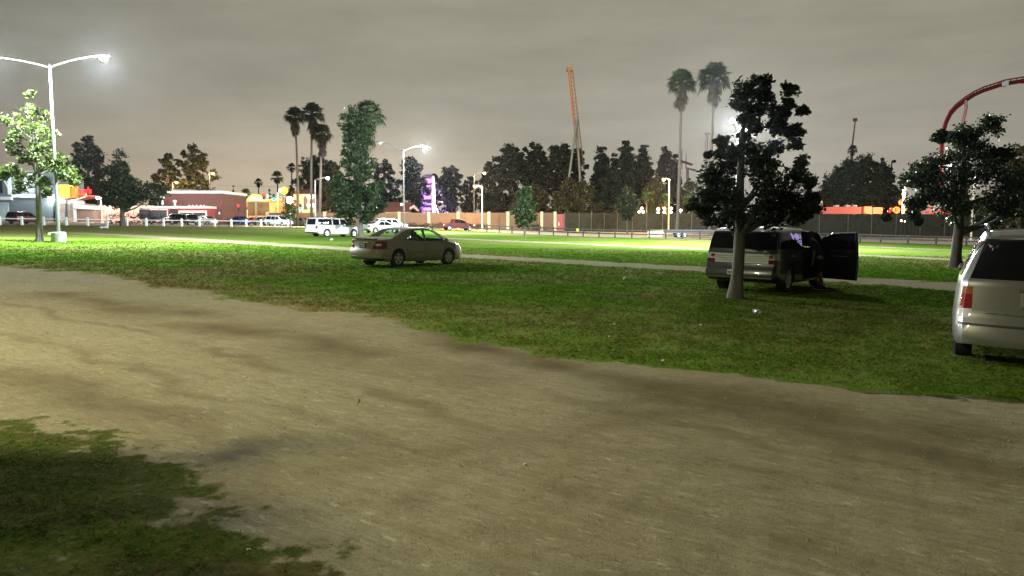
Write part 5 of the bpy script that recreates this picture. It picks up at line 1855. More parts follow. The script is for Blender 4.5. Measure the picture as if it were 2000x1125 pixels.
    for x, y in ((.11, .05), (-.14, -.10)):
        sh = MB()
        sh.prism([(x - .045, y - .14, .02), (x + .045, y - .14, .02), (x + .055, y + .08, .02), (x + .03, y + .15, .02), (x - .03, y + .15, .02), (x - .055, y + .08, .02)], (0, 0, .05))
        sh.ball((x, y - .07, .08), .055, 8); sh.ball((x, y + .06, .06), .05, 8)
        s_ = sh.build('shoe', cloth, root, True)
        MB().prism([(x - .05, y - .15, 0), (x + .05, y - .15, 0), (x + .06, y + .08, 0), (x + .033, y + .16, 0), (x - .033, y + .16, 0), (x - .06, y + .08, 0)], (0, 0, .025)).build('sole', sole, s_)
    return root


def vehicles():
    gold_sedan()
    root, p, az, sp = boxy_crossover()
    a = math.radians(az)
    f = Vector((math.sin(a), math.cos(a), 0)); l = Vector((-math.cos(a), math.sin(a), 0))
    q = p + f * (2.84 - sp['L'] / 2) + l * (-1.24)
    q.z = terr(q.x, q.y)
    person(q, az)
    silver_minivan()
    # across the lawn
    sub = suv_spec(5.65, 2.0, 1.93, .39, 1.14, 1.16, .16, .22, (1.3, 4.6), (3.55, 4.25), .95, .93)
    sub['wx_glass'] = [.18, 1.95, 2.85, 4.08]; sub['ws'] = (3.55, 4.25)
    g = G(631, 462.5); g.x += .8; g.y += 1.2; g.z = terr(g.x, g.y)
    far_car('parked_suv', 0, 0, 40, 'long white full size suv with black windows on the grass', 'car', sub, PAINT('white', (.50, .52, .52), 0, .35), g=g, rack=True)
    ws = sedan_spec(4.75, 1.8)
    far_car('parked_sedan', 745, 455, 48, 'white sedan peeking out between the tree trunk and the gold sedan roof', 'car', ws, PAINT('white', (.50, .52, .52)), kind='sedan')
    mid = suv_spec(4.6, 1.85, 1.70, .34, 1.02, 1.02, .24, .3, (.95, 3.65), (2.85, 3.55), .85)
    mid['wx_glass'] = [.25, 1.2, 2.1, 3.35]; mid['ws'] = (2.85, 3.55)
    far_car('parked_suv', 764, 449.5, 62, 'silver suv with dark windows showing above the gold sedan roof', 'car', mid, PAINT('silver', (.45, .48, .50), .4))
    pk = dict(L=5.35, W=1.86, r=.37, wheels=(1.15, 4.35), tumble=.2, bow=.015, rl=.4, arch=.05,
              top=[(0, 1.05), (1.72, 1.07), (1.80, 1.10), (1.88, 1.66), (2.1, 1.72), (2.8, 1.75), (3.25, 1.69), (3.5, 1.55), (3.98, 1.15), (4.15, 1.11), (5.0, 1.04), (5.25, .92), (5.35, .8)],
              belt=[(0, 1.03), (3.9, 1.04), (4.2, 1.03), (5.0, .95), (5.35, .72)],
              bottom=[(0, .5), (.4, .42), (4.9, .36), (5.35, .42)], plan=[(0, .95), (.1, .98), (.4, 1), (4.3, 1), (4.9, .95), (5.2, .88), (5.35, .8)],
              rear=[(.4, .1), (.5, 0), (.65, 0), (.7, .06), (1.1, .06)], front=[(.2, .05), (.4, 0), (1.0, .05), (1.2, .15)])
    g = G(893, 450)
    far_car('pickup_truck', 0, 0, 66, 'red crew cab pickup truck parked in front of the tan wall', 'pickup', pk, M('paint_crimson', (.06, .002, .003), rough=.5, var=.05, spec=.3), kind='pickup', g=g)
    # car park on the left
    far_car('parked_suv', 47, 437.5, 8, 'dark maroon suv at the far left before the blue grey building', 'car', dict(mid), PAINT('maroon', (.045, .008, .010), .2), rack=True)
    pk2 = dict(pk)
    far_car('pickup_truck', 346, 438.5, 205, 'black pickup in the car park before the arched doorway', 'pickup', pk2, PAINT('black', (.010, .012, .014), .2), kind='pickup')
    far_car('parked_suv', 374, 439.3, 150, 'black suv beside the black pickup with bright reflections', 'car', dict(mid), PAINT('black', (.010, .012, .014), .2))
    far_car('parked_sedan', 403, 438.8, 120, 'silver sedan under the white framed porch windows of the brick building', 'car', sedan_spec(4.6, 1.78), PAINT('silver', (.45, .48, .50), .4), kind='sedan')
    far_car('parked_sedan', 470, 439.3, 128, 'royal blue sedan turned towards the lawn', 'car', sedan_spec(4.5, 1.78, 1.05), PAINT('royal_blue', (.012, .06, .32), .2), kind='sedan')
    far_car('parked_sedan', 497, 437.8, 118, 'bright red sedan behind the blue one', 'car', sedan_spec(4.5, 1.78, 1.05), PAINT('bright_red', (.42, .012, .012), .1), kind='sedan')
    far_car('parked_sedan', 514, 439.8, 116, 'white hatchback in front of the red sedan', 'car', sedan_spec(4.1, 1.74, 1.05), PAINT('white', (.50, .52, .52)), kind='sedan')
    mv = suv_spec(4.9, 1.93, 1.74, .33, 1.0, 1.02, .24, .35, (1.0, 3.95), (2.95, 3.9), .78)
    mv['wx_glass'] = [.35, 1.55, 2.5, 3.6]; mv['ws'] = (2.95, 3.9)
    far_car('parked_minivan', 545, 441.5, 118, 'pale blue white minivan nearest the sapling', 'car', mv, PAINT('ice_blue', (.55, .66, .70), .1))
    far_car('parked_sedan', 588, 441.5, 105, 'grey sedan half hidden behind the white full size suv', 'car', sedan_spec(4.6, 1.78), PAINT('grey', (.16, .17, .18), .3), kind='sedan')
    # flat trailer behind the rail fence
    b = G(1342, 463.5)
    root = thing('flatbed_trailer', b, 'low dark flatbed trailer parked behind the brown rail fence', 'trailer', math.radians(-3))
    steel = M('dark_steel', (.05, .055, .06), rough=.5, metal=.4)
    MB().span((-3.4, -1.1, .62), (3.4, 1.1, .78)).build('deck', M('deck_boards', (.05, .045, .04), rough=.9), root)
    m = MB().span((-3.4, -1.16, .55), (3.4, -1.1, 1.0)).span((-3.4, 1.1, .55), (3.4, 1.16, 1.0)).span((3.4, -.06, .5), (4.6, .06, .6))
    m.build('frame', steel, root)
    for x in (-1.3, -.5):
        for sd in (1, -1):
            wheel(root, x, sd * 1.0, .36, .2, sd)


vehicles()


# ------------------------------------------------------------------ buildings
class Bld:
    """builds boxes given by picture corners at a real distance, in the coordinates of one root at the building's base"""
    def __init__(s, name, px, Y, label, cat='building', group=None):
        s.Y = Y; s.o = B(px, Y)
        s.root = thing(name, s.o, label, cat, 0, group)

    def p(s, px, py, dy=0.0):
        v = AT(px, py, s.Y) - s.o
        return Vector((v.x, dy, v.z))

    def box(s, mb, x0, y0, x1, y1, front=0.0, dep=.3, ground=False):
        a, b = s.p(x0, y1), s.p(x1, y0)
        z0 = min(-1.2, a.z) if ground else a.z
        mb.span((a.x, front, z0), (b.x, front + dep, b.z))
        return mb

    def part(s, name, mat, x0, y0, x1, y1, front=0.0, dep=.3, ground=False, parent=None):
        return s.box(MB(), x0, y0, x1, y1, front, dep, ground).build(name, mat, parent or s.root)


def text(name, body, size, mat, parent, loc, rot=(math.pi / 2, 0, 0), ext=.03, sx=1.0, shear=0.0):
    c = bpy.data.curves.new(name, 'FONT')
    c.body = body; c.size = size; c.extrude = ext; c.bevel_depth = .012; c.shear = shear
    c.align_x = 'CENTER'; c.align_y = 'CENTER'
    c.materials.append(mat)
    t = bpy.data.objects.new(name + '_curve', c)
    COL.objects.link(t)
    bpy.context.view_layer.update()
    me = bpy.data.meshes.new_from_object(t.evaluated_get(bpy.context.evaluated_depsgraph_get()))
    bpy.data.objects.remove(t)
    me.name = name
    if not me.materials: me.materials.append(mat)
    o = bpy.data.objects.new(name, me)
    COL.objects.link(o); o.parent = parent; o.location = loc; o.rotation_euler = rot; o.scale = (sx, 1, 1)
    return o


def windows(b, lst, frame, glass):
    for (x0, y0, x1, y1) in lst:
        f = MB()
        t = .09 * 130 / b.Y
        a, c = b.p(x0, y1), b.p(x1, y0)
        f.span((a.x, -.06, a.z), (a.x + t, -.005, c.z)).span((c.x - t, -.06, a.z), (c.x, -.005, c.z))
        f.span((a.x + t, -.06, c.z - t), (c.x - t, -.005, c.z)).span((a.x + t, -.06, a.z), (c.x - t, -.005, a.z + t))
        o = f.build('window', frame, b.root)
        MB().span((a.x + t, -.03, a.z + t), (c.x - t, -.006, c.z - t)).build('pane', glass, o)


def brick_mat(name, c1, c2, mortar, scale=3.0):
    m = M(name, c1, rough=.9, var=.2, scale=.6)
    nt = m.node_tree
    br = nt.nodes.new('ShaderNodeTexBrick')
    tc = nt.nodes.new('ShaderNodeTexCoord'); sp = nt.nodes.new('ShaderNodeSeparateXYZ'); cb = nt.nodes.new('ShaderNodeCombineXYZ')
    nt.links.new(tc.outputs['Object'], sp.inputs[0])
    nt.links.new(sp.outputs['X'], cb.inputs[0]); nt.links.new(sp.outputs['Z'], cb.inputs[1])
    nt.links.new(cb.outputs[0], br.inputs['Vector'])
    br.inputs['Scale'].default_value = scale
    br.inputs['Color1'].default_value = c1 + (1,); br.inputs['Color2'].default_value = c2 + (1,); br.inputs['Mortar'].default_value = mortar + (1,)
    nt.links.new(br.outputs[0], nt.nodes['Principled BSDF'].inputs['Base Color'])
    return m


def buildings():
    glass = M('dark_pane', (.02, .022, .026), rough=.1)
    trimw = M('white_trim', (.70, .74, .74), rough=.6, var=.06)
    slate = M('slate_blue_siding', (.13, .165, .185), rough=.8, var=.12, stretch=(.2, 1, 6))
    # blue grey restaurant
    b = Bld('restaurant', 40, 128, 'blue grey building with pale trim at the far left behind the maroon suv')
    b.part('wall', slate, -90, 346, 104, 433, 0, 9, True)
    gab = MB()
    q = [b.p(-90, 346), b.p(82, 346), b.p(82, 341), b.p(-90, 341)]
    b.part('roof', M('roof_blue_grey', (.20, .26, .28), rough=.85), -92, 334, 84, 346, -.5, 10)
    b.part('fascia', trimw, -92, 339.5, 86, 345, -.62, .12)
    b.part('trim_band', trimw, 24, 380, 106, 386, -.25, .25)
    b.part('trim_band', trimw, -90, 384.5, 25, 390.5, -.45, .45)
    b.part('trim_post', trimw, 16, 345, 21, 380, -.12, .12)
    v = MB().prism([b.p(4, 346, -.1), b.p(7, 346, -.1), b.p(20, 372, -.1), b.p(20, 377, -.1)], (0, .1, 0))
    v.build('trim_brace', trimw, b.root)
    b.part('window', glass, -30, 347, 4, 377, -.08, .08)
    b.part('door', M('pale_door', (.42, .52, .55), rough=.6), -4, 395, 17, 434, -.08, .08, True)
    r = MB().prism([b.p(82, 366, -.4), b.p(116, 392, -.4), b.p(116, 397, -.4), b.p(82, 374, -.4)], (0, 8, 0))
    r.build('side_roof', trimw, b.root)
    MB().prism([b.p(82, 374, 0), b.p(114, 397, 0), b.p(114, 396.5, 0), b.p(114, 433, 0), b.p(104, 433, 0), b.p(104, 386, 0), b.p(82, 386, 0)], (0, 6, 0)).build('side_wall', M('weathered_grey', (.22, .22, .21), rough=.9), b.root)
    for (px, py, pw, nm) in ((52, 356, 900, 0), (103, 389, 450, 0)):
        p = b.p(px, py, -.35)
        m = MB().span((p.x - .35, -.3, p.z - .12), (p.x + .35, -.1, p.z + .2))
        o = m.build('flood_lamp', STEEL, b.root)
        MB().span((p.x - .32, -.62, p.z - .30), (p.x + .32, -.3, p.z + .14)).build('lens', WHITE_E, o)
        light('lamp_light', b.root, (p.x, -1.4, p.z - .3), pw, (.95, .98, 1.0), .3)
    # annex with the red neon letters and the glowing orange box sign
    b = Bld('annex_building', 150, 131, 'small white annex with red neon lettering on its reddish roof')
    b.part('wall', M('pink_stucco', (.58, .38, .30), rough=.9), 118, 397, 146, 433, 0, 6, True)
    b.part('wall', M('brown_boards', (.17, .11, .09), rough=.9, stretch=(4, 1, .3)), 148, 408, 182, 433, .1, 6, True)
    b.part('window_frame', trimw, 117, 395, 146, 410, -.12, .12)
    b.part('window', M('lit_shop_pane', (.45, .52, .52), rough=.3), 121, 400, 142, 409, -.15, .03)
    b.part('corner_post', trimw, 144.5, 398, 149, 433, -.18, .18, True)
    MB().prism([b.p(147, 397, -.5), b.p(186, 405.5, -.5), b.p(186, 409, -.5), b.p(147, 408, -.5)], (0, 6, 0)).build('side_roof', M('pale_roof', (.50, .54, .52), rough=.8), b.root)
    MB().prism([b.p(112, 393.5, -.4), b.p(150, 387, -.4), b.p(166, 383, -.4), b.p(166, 380, -.4), b.p(116, 386, -.4)], (0, 5, 0)).build('roof', M('red_tile', (.30, .07, .04), rough=.85), b.root)
    MB().prism([b.p(112, 394.5, -.5), b.p(150, 389, -.5), b.p(168, 383.6, -.5), b.p(168, 385.6, -.5), b.p(150, 391.5, -.5), b.p(112, 396, -.5)], (0, .2, 0)).build('fascia', trimw, b.root)
    b.part('parapet', M('sign_backing', (.55, .30, .12), rough=.8), 145, 376, 166, 383, .0, .6)
    sgn = ME('red_neon', (1.0, .01, .02), 5.0)
    p = b.p(159, 372, -.15)
    text('lettering', "Coco's", 1.55, sgn, b.root, (p.x, -.2, p.z - .08), ext=.06, sx=.82, shear=.15)
    light('lamp_light', b.root, (p.x, -1.2, p.z), 140, (1, .1, .1), .3)
    p = b.p(133, 400, -2.5)
    light('lamp_light', b.root, (p.x, -3, p.z + 1), 450, (1, .92, .8), .3)
    b = Bld('box_sign', 130, 129.5, 'glowing orange box sign with a yellow frame right of the far left lamp post', 'sign')
    b.part('cabinet', ME('orange_sign_face', (1.0, .30, .03), 1.15), 115, 362, 134, 386, 0, 1.2)
    b.part('side_cabinet', ME('dim_orange_face', (.75, .16, .02), .65), 134.4, 363, 144, 386, .3, 1.0)
    yl = ME('yellow_neon', (1.0, .66, .05), 1.7)
    b.part('frame', yl, 114.5, 361, 134.5, 366, -.06, .06)
    b.part('frame', yl, 131.5, 366, 134.5, 386, -.06, .06)
    b.part('frame', yl, 135, 362, 142, 365.5, .2, .1)
    arch = MB()
    arch.tube([b.p(124.5, 386, -.1), b.p(124.5, 376, -.1), b.p(126, 372, -.1), b.p(128.5, 371, -.1)], .09, 6)
    arch.tube([b.p(124.5, 386, -.1), b.p(133, 386, -.1)], .09, 6)
    arch.build('arch_emblem', yl, b.root)
    arch = MB(); arch.tube([b.p(128, 384, -.1), b.p(128, 376, -.1), b.p(131, 374, -.1)], .07, 6); arch.build('arch_emblem', yl, b.root)
    b.part('post', STEEL, 126, 386, 128, 434, .4, .25, True)
    # pale pink wall behind the silhouetted tree
    b = Bld('pink_building', 245, 134, 'low pale pink building behind the silhouetted tree')
    b.part('wall', M('pale_pink_stucco', (.62, .40, .32), rough=.9), 186, 404, 301, 433, 0, 6, True)
    b.part('parapet', M('pink_cap', (.62, .48, .42), rough=.9), 185, 401.5, 302, 404, -.15, 6.3)
    for px in (215, 258, 282):
        b.part('pilaster', M('pink_cap', (.62, .48, .42)), px, 404, px + 2, 433, -.12, .12, True)
    p = b.p(275, 415, -4)
    light('lamp_light', b.root, (p.x, -4, 4), 1300, (1, .80, .66), .4)
    p = b.p(222, 415, -4)
    light('lamp_light', b.root, (p.x, -3, 4), 600, (1, .70, .55), .4)
    # brick building
    b = Bld('brick_building', 376, 130, 'dark red brick building with white cornice and a porch of white framed windows')
    bm_ = brick_mat('dark_brick', (.17, .065, .050), (.13, .05, .042), (.19, .12, .10), 1.6)
    b.part('wall', bm_, 321, 377, 433, 433, 0, 12, True)
    b.part('cornice', trimw, 319, 372.5, 434, 378, -.3, 12.6)
    b.part('roof_unit', M('roof_unit', (.40, .38, .34)), 324, 368, 353, 372.4, 3, 4)
    red = M('porch_red', (.30, .055, .05), rough=.85)
    b.part('porch_wall', red, 297, 408, 420, 433, -3.2, 3.2, True)
    pk_ = M('porch_trim', (.70, .56, .52), rough=.6)
    b.part('porch_cornice', pk_, 290, 403.5, 423, 408, -3.6, 3.6)
    for (x0, y0, x1, y1) in ((292, 410, 309, 430), (311.5, 411, 329, 430), (330.5, 411, 343, 430)):
        f = b.part('window', pk_, x0 - 1.5, y0 - 2, x1 + 1.5, y1 + 4, -3.35, .14)
        b.part('pane', M('window_dim', (.06, .06, .065), rough=.2), x0, y0, x1, y1, -3.40, .05, parent=f)
    a, c = b.p(347, 414), b.p(366, 414)
    ar = MB()
    n = 10
    poly = [Vector((a.x + (c.x - a.x) * (.5 - .5 * math.cos(math.pi * k / n)), -3.3, a.z - .1 + .55 * math.sin(math.pi * k / n))) for k in range(n + 1)]
    poly = [Vector((c.x, -3.3, -.9))] + poly[::-1] + [Vector((a.x, -3.3, -.9))]
    ar.prism(poly, (0, .08, 0)); ar.build('arched_doorway', BLACK, b.root)
    f = b.part('garage_frame', pk_, 366, 412, 419, 433, -3.34, .12, True)
    b.part('pane', M('window_dim', (.06, .06, .065)), 369, 416, 391, 428, -3.40, .05, parent=f)
    b.part('pane', M('window_dim', (.06, .06, .065)), 394, 416, 416, 428, -3.40, .05, parent=f)
    for px, py in ((325, 387), (349, 394)):
        p = b.p(px, py)
        MB().lathe([(.16, -1.2 if px < 330 else -.7), (.16, -.15), (.32, -.1), (.36, .1), (.2, .25), (.001, .28)], 10, (p.x, -1.5, p.z)).build('roof_vent', trimw, b.root, True)
    for px in (384, 391, 398, 406, 412):
        p = b.p(px, 402.5); MB().ball((p.x, -3.0, p.z), .16, 8).build('cornice_ball', pk_, b.root, True)
    b.part('wall_plate', trimw, 427, 414, 430, 419, -.08, .08)
    for px, e in ((318, 500), (352, 500), (395, 600)):
        p = b.p(px, 405, -5.5); light('lamp_light', b.root, (p.x, -6.5, 3.6), e, (1, .86, .80), .3)
    # tan shop block
    b = Bld('shop_building', 492, 168, 'flat roofed tan shop block with orange parapet panels and a dark recessed front')
    st = M('shop_stucco', (.55, .38, .22), rough=.9); og = M('orange_panel', (.55, .22, .07), rough=.8)
    b.part('wall', st, 433, 391, 556, 434, 0, 12, True)
    b.part('cap', M('shop_cap', (.62, .44, .26)), 432, 388.5, 557, 391, -.3, 12.6)
    for x0, x1 in ((445, 476), (527, 541), (544, 553)): b.part('orange_panel', og, x0, 391.5, x1, 396, -.12, .12)
    b.part('recessed_front', M('dark_shopfront', (.075, .055, .045), rough=.5, var=.5, scale=.8), 484, 394.5, 525.5, 421, -.1, .1)
    b.part('canopy', M('awning_white', (.60, .55, .48)), 432, 400, 465, 404, -1.2, 1.2)
    b.part('shopfront', M('dark_shopfront', (.075, .055, .045)), 434, 404.5, 486, 424, -.15, .15)
    b.part('orange_window', ME('orange_window_glow', (1, .33, .03), .9), 434, 406, 445, 420, -.25, .1)
    b.part('lit_window', ME('shop_window_glow', (1, .80, .45), 1.1), 453, 412, 463, 420, -.25, .1)
    b.part('lit_window', ME('shop_window_glow', (1, .80, .45), 1.1), 438, 415, 451, 423, -.25, .1)
    p = b.p(547, 412, -.12)
    MB().lathe([(.001, -.08), (1.15, -.08), (1.15, .06), (.8, .08), (.8, .0), (.001, .0)], 20, (p.x, -.1, p.z + .1), 'y').build('round_emblem', og, b.root, True)
    for px in (469, 482): b.part('column', trimw, px, 410, px + 2.5, 421, -.5, .35, True)
    for px, e in ((450, 1600), (480, 900), (538, 3000), (505, 600)):
        p = b.p(px, 410, -5); light('lamp_light', b.root, (p.x, -6, 4.2), e, (1, .66, .30), .5)
    b = Bld('roof_sign', 500, 166, 'curved roof sign lit green and white above the tan shop block', 'sign')
    m = MB(); pts = [b.p(483 + 31 * k / 10, 388 - 9 * math.sin(math.pi * k / 10) ** .7, 0) for k in range(11)]
    m.prism(pts, (0, .5, 0)); m.build('green_face', ME('green_sign_glow', (.40, .95, .12), .75), b.root)
    m = MB(); pts = [b.p(485 + 29 * k / 10, 391 - 6 * math.sin(math.pi * k / 10), -.15) for k in range(11)]
    m.prism(pts, (0, .14, 0)); m.build('white_face', ME('white_sign_glow', (.95, 1.0, .78), 1.3), b.root)
    b.part('support', STEEL, 498, 386, 500, 434, .3, .2, True)
    b = Bld('pole_sign', 553, 160, 'round yellow and white lit sign above the sapling', 'sign')
    p = b.p(555, 372, 0); MB().ball((p.x, 0, p.z), .85, 12, .95).build('yellow_globe', ME('yellow_sign_glow', (1, .72, .06), 1.5), b.root, True)
    p = b.p(549, 372, 0); MB().ball((p.x, -.1, p.z), .5, 10, .9).build('white_lamp', ME('white_sign_glow2', (1, 1, .95), 3), b.root, True)
    MB().lathe([(.14, -.3), (.12, p.z)], 8, (p.x + .3, .2, 0)).build('post', STEEL, b.root)
    light('lamp_light', b.root, (p.x + .5, -1.6, p.z), 500, (1, .8, .3), .4)
    b = Bld('flood_mast', 568, 119, 'glaring white flood lamp rising behind the sapling', 'flood lamp')
    p = b.p(567, 391, 0); MB().lathe([(.1, -.2), (.07, p.z)], 8, (p.x, 0, 0)).build('post', STEEL, b.root)
    m = MB().span((p.x - .5, -.15, p.z - .4), (p.x + .5, .2, p.z + .4)); m.build('lamp_head', STEEL, b.root)
    MB().lathe([(.001, -.5), (.3, -.45), (.48, -.3), (.52, -.15)], 14, (p.x, 0, p.z), 'y').build('lens', WHITE_E, b.root, True)
    light('lamp_light', b.root, (p.x, -.9, p.z), 6500, (1, .98, .95), .3)
    # mission style tower house
    b = Bld('mission_house', 600, 152, 'tan mission style house with an arched niche behind the tall palms')
    st2 = M('mission_stucco', (.58, .40, .26), rough=.9)
    b.part('wall', st2, 574, 379, 612, 434, 0, 7, True)
    MB().prism([b.p(570, 379, -.5), b.p(616, 379, -.5), b.p(606, 369, 2), b.p(580, 369, 2)], (0, 3, 0)).build('roof', M('dark_red_tile', (.14, .05, .035), rough=.9), b.root)
    for (x0, x1, y0, y1) in ((593, 601, 388, 410), (579, 585, 392, 402)):
        a, c = b.p(x0, y0), b.p(x1, y1); n = 8
        poly = [Vector((c.x, -.05, c.z)), Vector((c.x, -.05, a.z))] + [Vector(((a.x + c.x) / 2 + (c.x - a.x) / 2 * math.cos(math.pi * k / n), -.05, a.z + (c.x - a.x) * .6 * math.sin(math.pi * k / n))) for k in range(1, n)] + [Vector((a.x, -.05, a.z)), Vector((a.x, -.05, c.z))]
        MB().prism(poly, (0, .04, 0)).build('arched_window', M('dark_shopfront', (.075, .055, .045)), b.root)
    b.part('porch_wall', st2, 586, 410, 622, 434, -2, 2, True)
    p = b.p(598, 405, -4); light('lamp_light', b.root, (p.x, -5, 5.5), 2200, (1, .76, .48), .4)
    # roofs behind the tan wall
    b = Bld('red_roof_house', 778, 146, 'house with a dark red roof showing over the tan wall')
    MB().prism([b.p(748, 414, -.2), b.p(800, 414, -.2), b.p(798, 394, 3), b.p(752, 394, 3)], (0, 1, 0)).build('roof', M('dark_red_tile', (.14, .05, .035)), b.root)
    b.part('wall', st2, 752, 413, 798, 436, .1, 4, True)
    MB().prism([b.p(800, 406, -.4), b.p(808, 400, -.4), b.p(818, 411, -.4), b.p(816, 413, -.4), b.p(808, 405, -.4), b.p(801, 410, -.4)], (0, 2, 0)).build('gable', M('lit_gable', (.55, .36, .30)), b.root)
    p = b.p(785.5, 399.5, -.5); MB().ball((p.x, -.5, p.z), .26, 10).build('porch_globe', GLOBE, b.root, True)
    # long red building and lit ride by the spreading tree
    b = Bld('red_hall', 1640, 152, 'long low red building above the ivy fence, its right end lit orange')
    rd = M('hall_red', (.34, .10, .085), rough=.85, var=.08)
    b.part('wall', rd, 1575, 404, 1683, 440, 0, 10, True)
    b.part('lit_wall', M('hall_red_lit', (.62, .20, .11), rough=.85), 1684, 403.5, 1701, 440, -.6, 10, True)  # lamplight on the right end is painted in as a brighter wall colour
    b.part('lit_wall', M('hall_red_lit', (.62, .20, .11)), 1702, 405, 1722, 440, -.4, 10, True)
    p = b.p(1703, 408, -4); light('lamp_light', b.root, (p.x, -4.5, 5.6), 3000, (1, .62, .36), .4)
    p = b.p(1620, 408, -5); light('lamp_light', b.root, (p.x, -5, 5.2), 900, (1, .5, .42), .4)
    MB().prism([b.p(1605, 404, 2), b.p(1616, 404, 2), b.p(1613.5, 387, 2), b.p(1611.5, 387, 2)], (0, 1, 0)).build('roof_turret', M('turret', (.45, .42, .34)), b.root)
    for px in (1640, 1662, 1675): b.part('roof_unit', M('roof_unit', (.40, .38, .34)), px, 400, px + 8, 404, 2, 1.2)
    b = Bld('carnival_stand', 1763, 146, 'carnival stand glowing red and orange with a white lamp column left of the spreading tree', 'carnival stand')
    oc = ME('orange_lantern_glow', (1.0, .16, .02), 1.3); rc = ME('red_lantern_glow', (1.0, .03, .03), 1.2); wc = ME('white_lantern_glow', (1, .86, .6), 4)
    b.part('counter', M('hall_red', (.34, .10, .085)), 1738, 418, 1850, 440, 0, 3, True)
    for px, py, r in ((1763, 369, 3.6), (1763, 379, 3.2), (1763, 387, 2.6), (1762, 404, 3.0), (1762, 413, 3.2)):
        p = b.p(px, py, -.5); MB().ball((p.x, -.5, p.z), r / 10, 10, 1.3).build('lamp_bulb', wc, b.root, True)
    p = b.p(1763, 366, -.3); MB().lathe([(.1, -.5), (.1, p.z)], 8, (p.x, -.2, 0)).build('column', M('white_trim', (.7, .74, .74)), b.root)
    for px, py, r in ((1752, 410, 6.5), (1775, 411, 6), (1763, 395, 6), (1771, 397, 4.5), (1777, 403, 3)):
        p = b.p(px, py, .3); MB().lathe([(r * .05, 0), (r * .1, -.15), (r * .1, .15), (r * .05, 0)], 16, (p.x, .2, p.z), 'y').build('ring_light', oc, b.root, True)
        MB().lathe([(.001, 0), (r * .035, .02), (.001, .06)], 10, (p.x, .1, p.z), 'y').build('hub_light', oc, b.root, True)
    for px, py, r in ((1740, 409, 3.5), (1735, 414, 3), (1795, 402, 2.5), (1800, 411, 3.2), (1786, 405, 2.2), (1811, 414, 2.8), (1825, 395, 3), (1838, 400, 3), (1837, 412, 5), (1846, 414, 3.2), (1821, 417, 2.4), (1815, 406, 2.6)):
        p = b.p(px, py, -.2); MB().ball((p.x, -.2, p.z), r / 10, 10).build('lantern', rc, b.root, True)
    MB().prism([b.p(1840, 402, -.3), b.p(1843, 401, -.3), b.p(1854, 417, -.3), b.p(1848, 418, -.3)], (0, .2, 0)).build('awning_edge', rc, b.root)
    p = b.p(1763, 400, -1); light('lamp_light', b.root, (p.x, -2.5, p.z), 1800, (1, .45, .25), .5)
    p = b.p(1835, 405, -1); light('lamp_light', b.root, (p.x, -2.5, p.z), 700, (1, .15, .1), .5)
    # little lamps behind the ivy fence on the right
    for i, (px, py, r, lb) in enumerate(((1760, 431, .17, 'larger of the two pale path lamps below the carnival stand'), (1767, 432.5, .12, 'smaller of the two pale path lamps below the carnival stand'), (1790, 431, .09, 'tiny amber path lamp between the path lamp pair and the forked trunk'),
                                          (1848, 426.5, .12, 'yellow path lamp just left of the forked trunk'), (1857, 435, .09, 'small white path lamp touching the forked trunk'), (1869, 431, .1, 'pale path lamp framed by the forked trunk'),
                                          (1927, 417, .2, 'brightest path lamp right of the cream street lamp pole'), (1941, 431.5, .12, 'pale path lamp above the minivan roof edge'), (1974, 426, .17, 'white path lamp high above the minivan roof'),
                                          (1980, 433, .12, 'amber path lamp close above the minivan roof'))):
        Y = 128.6
        g = B(px, Y); z = AT(px, py, Y).z - g.z
        root = thing('path_lamp', g, lb, 'path lamp', 0, 'small path lamps by the ivy fence')
        MB().lathe([(.05, -.1), (.03, z)], 6).build('post', BLACK, root)
        MB().ball((0, 0, z), r, 8).build('bulb', ME('path_bulb', (1, .80, .5), 7), root, True)


buildings()


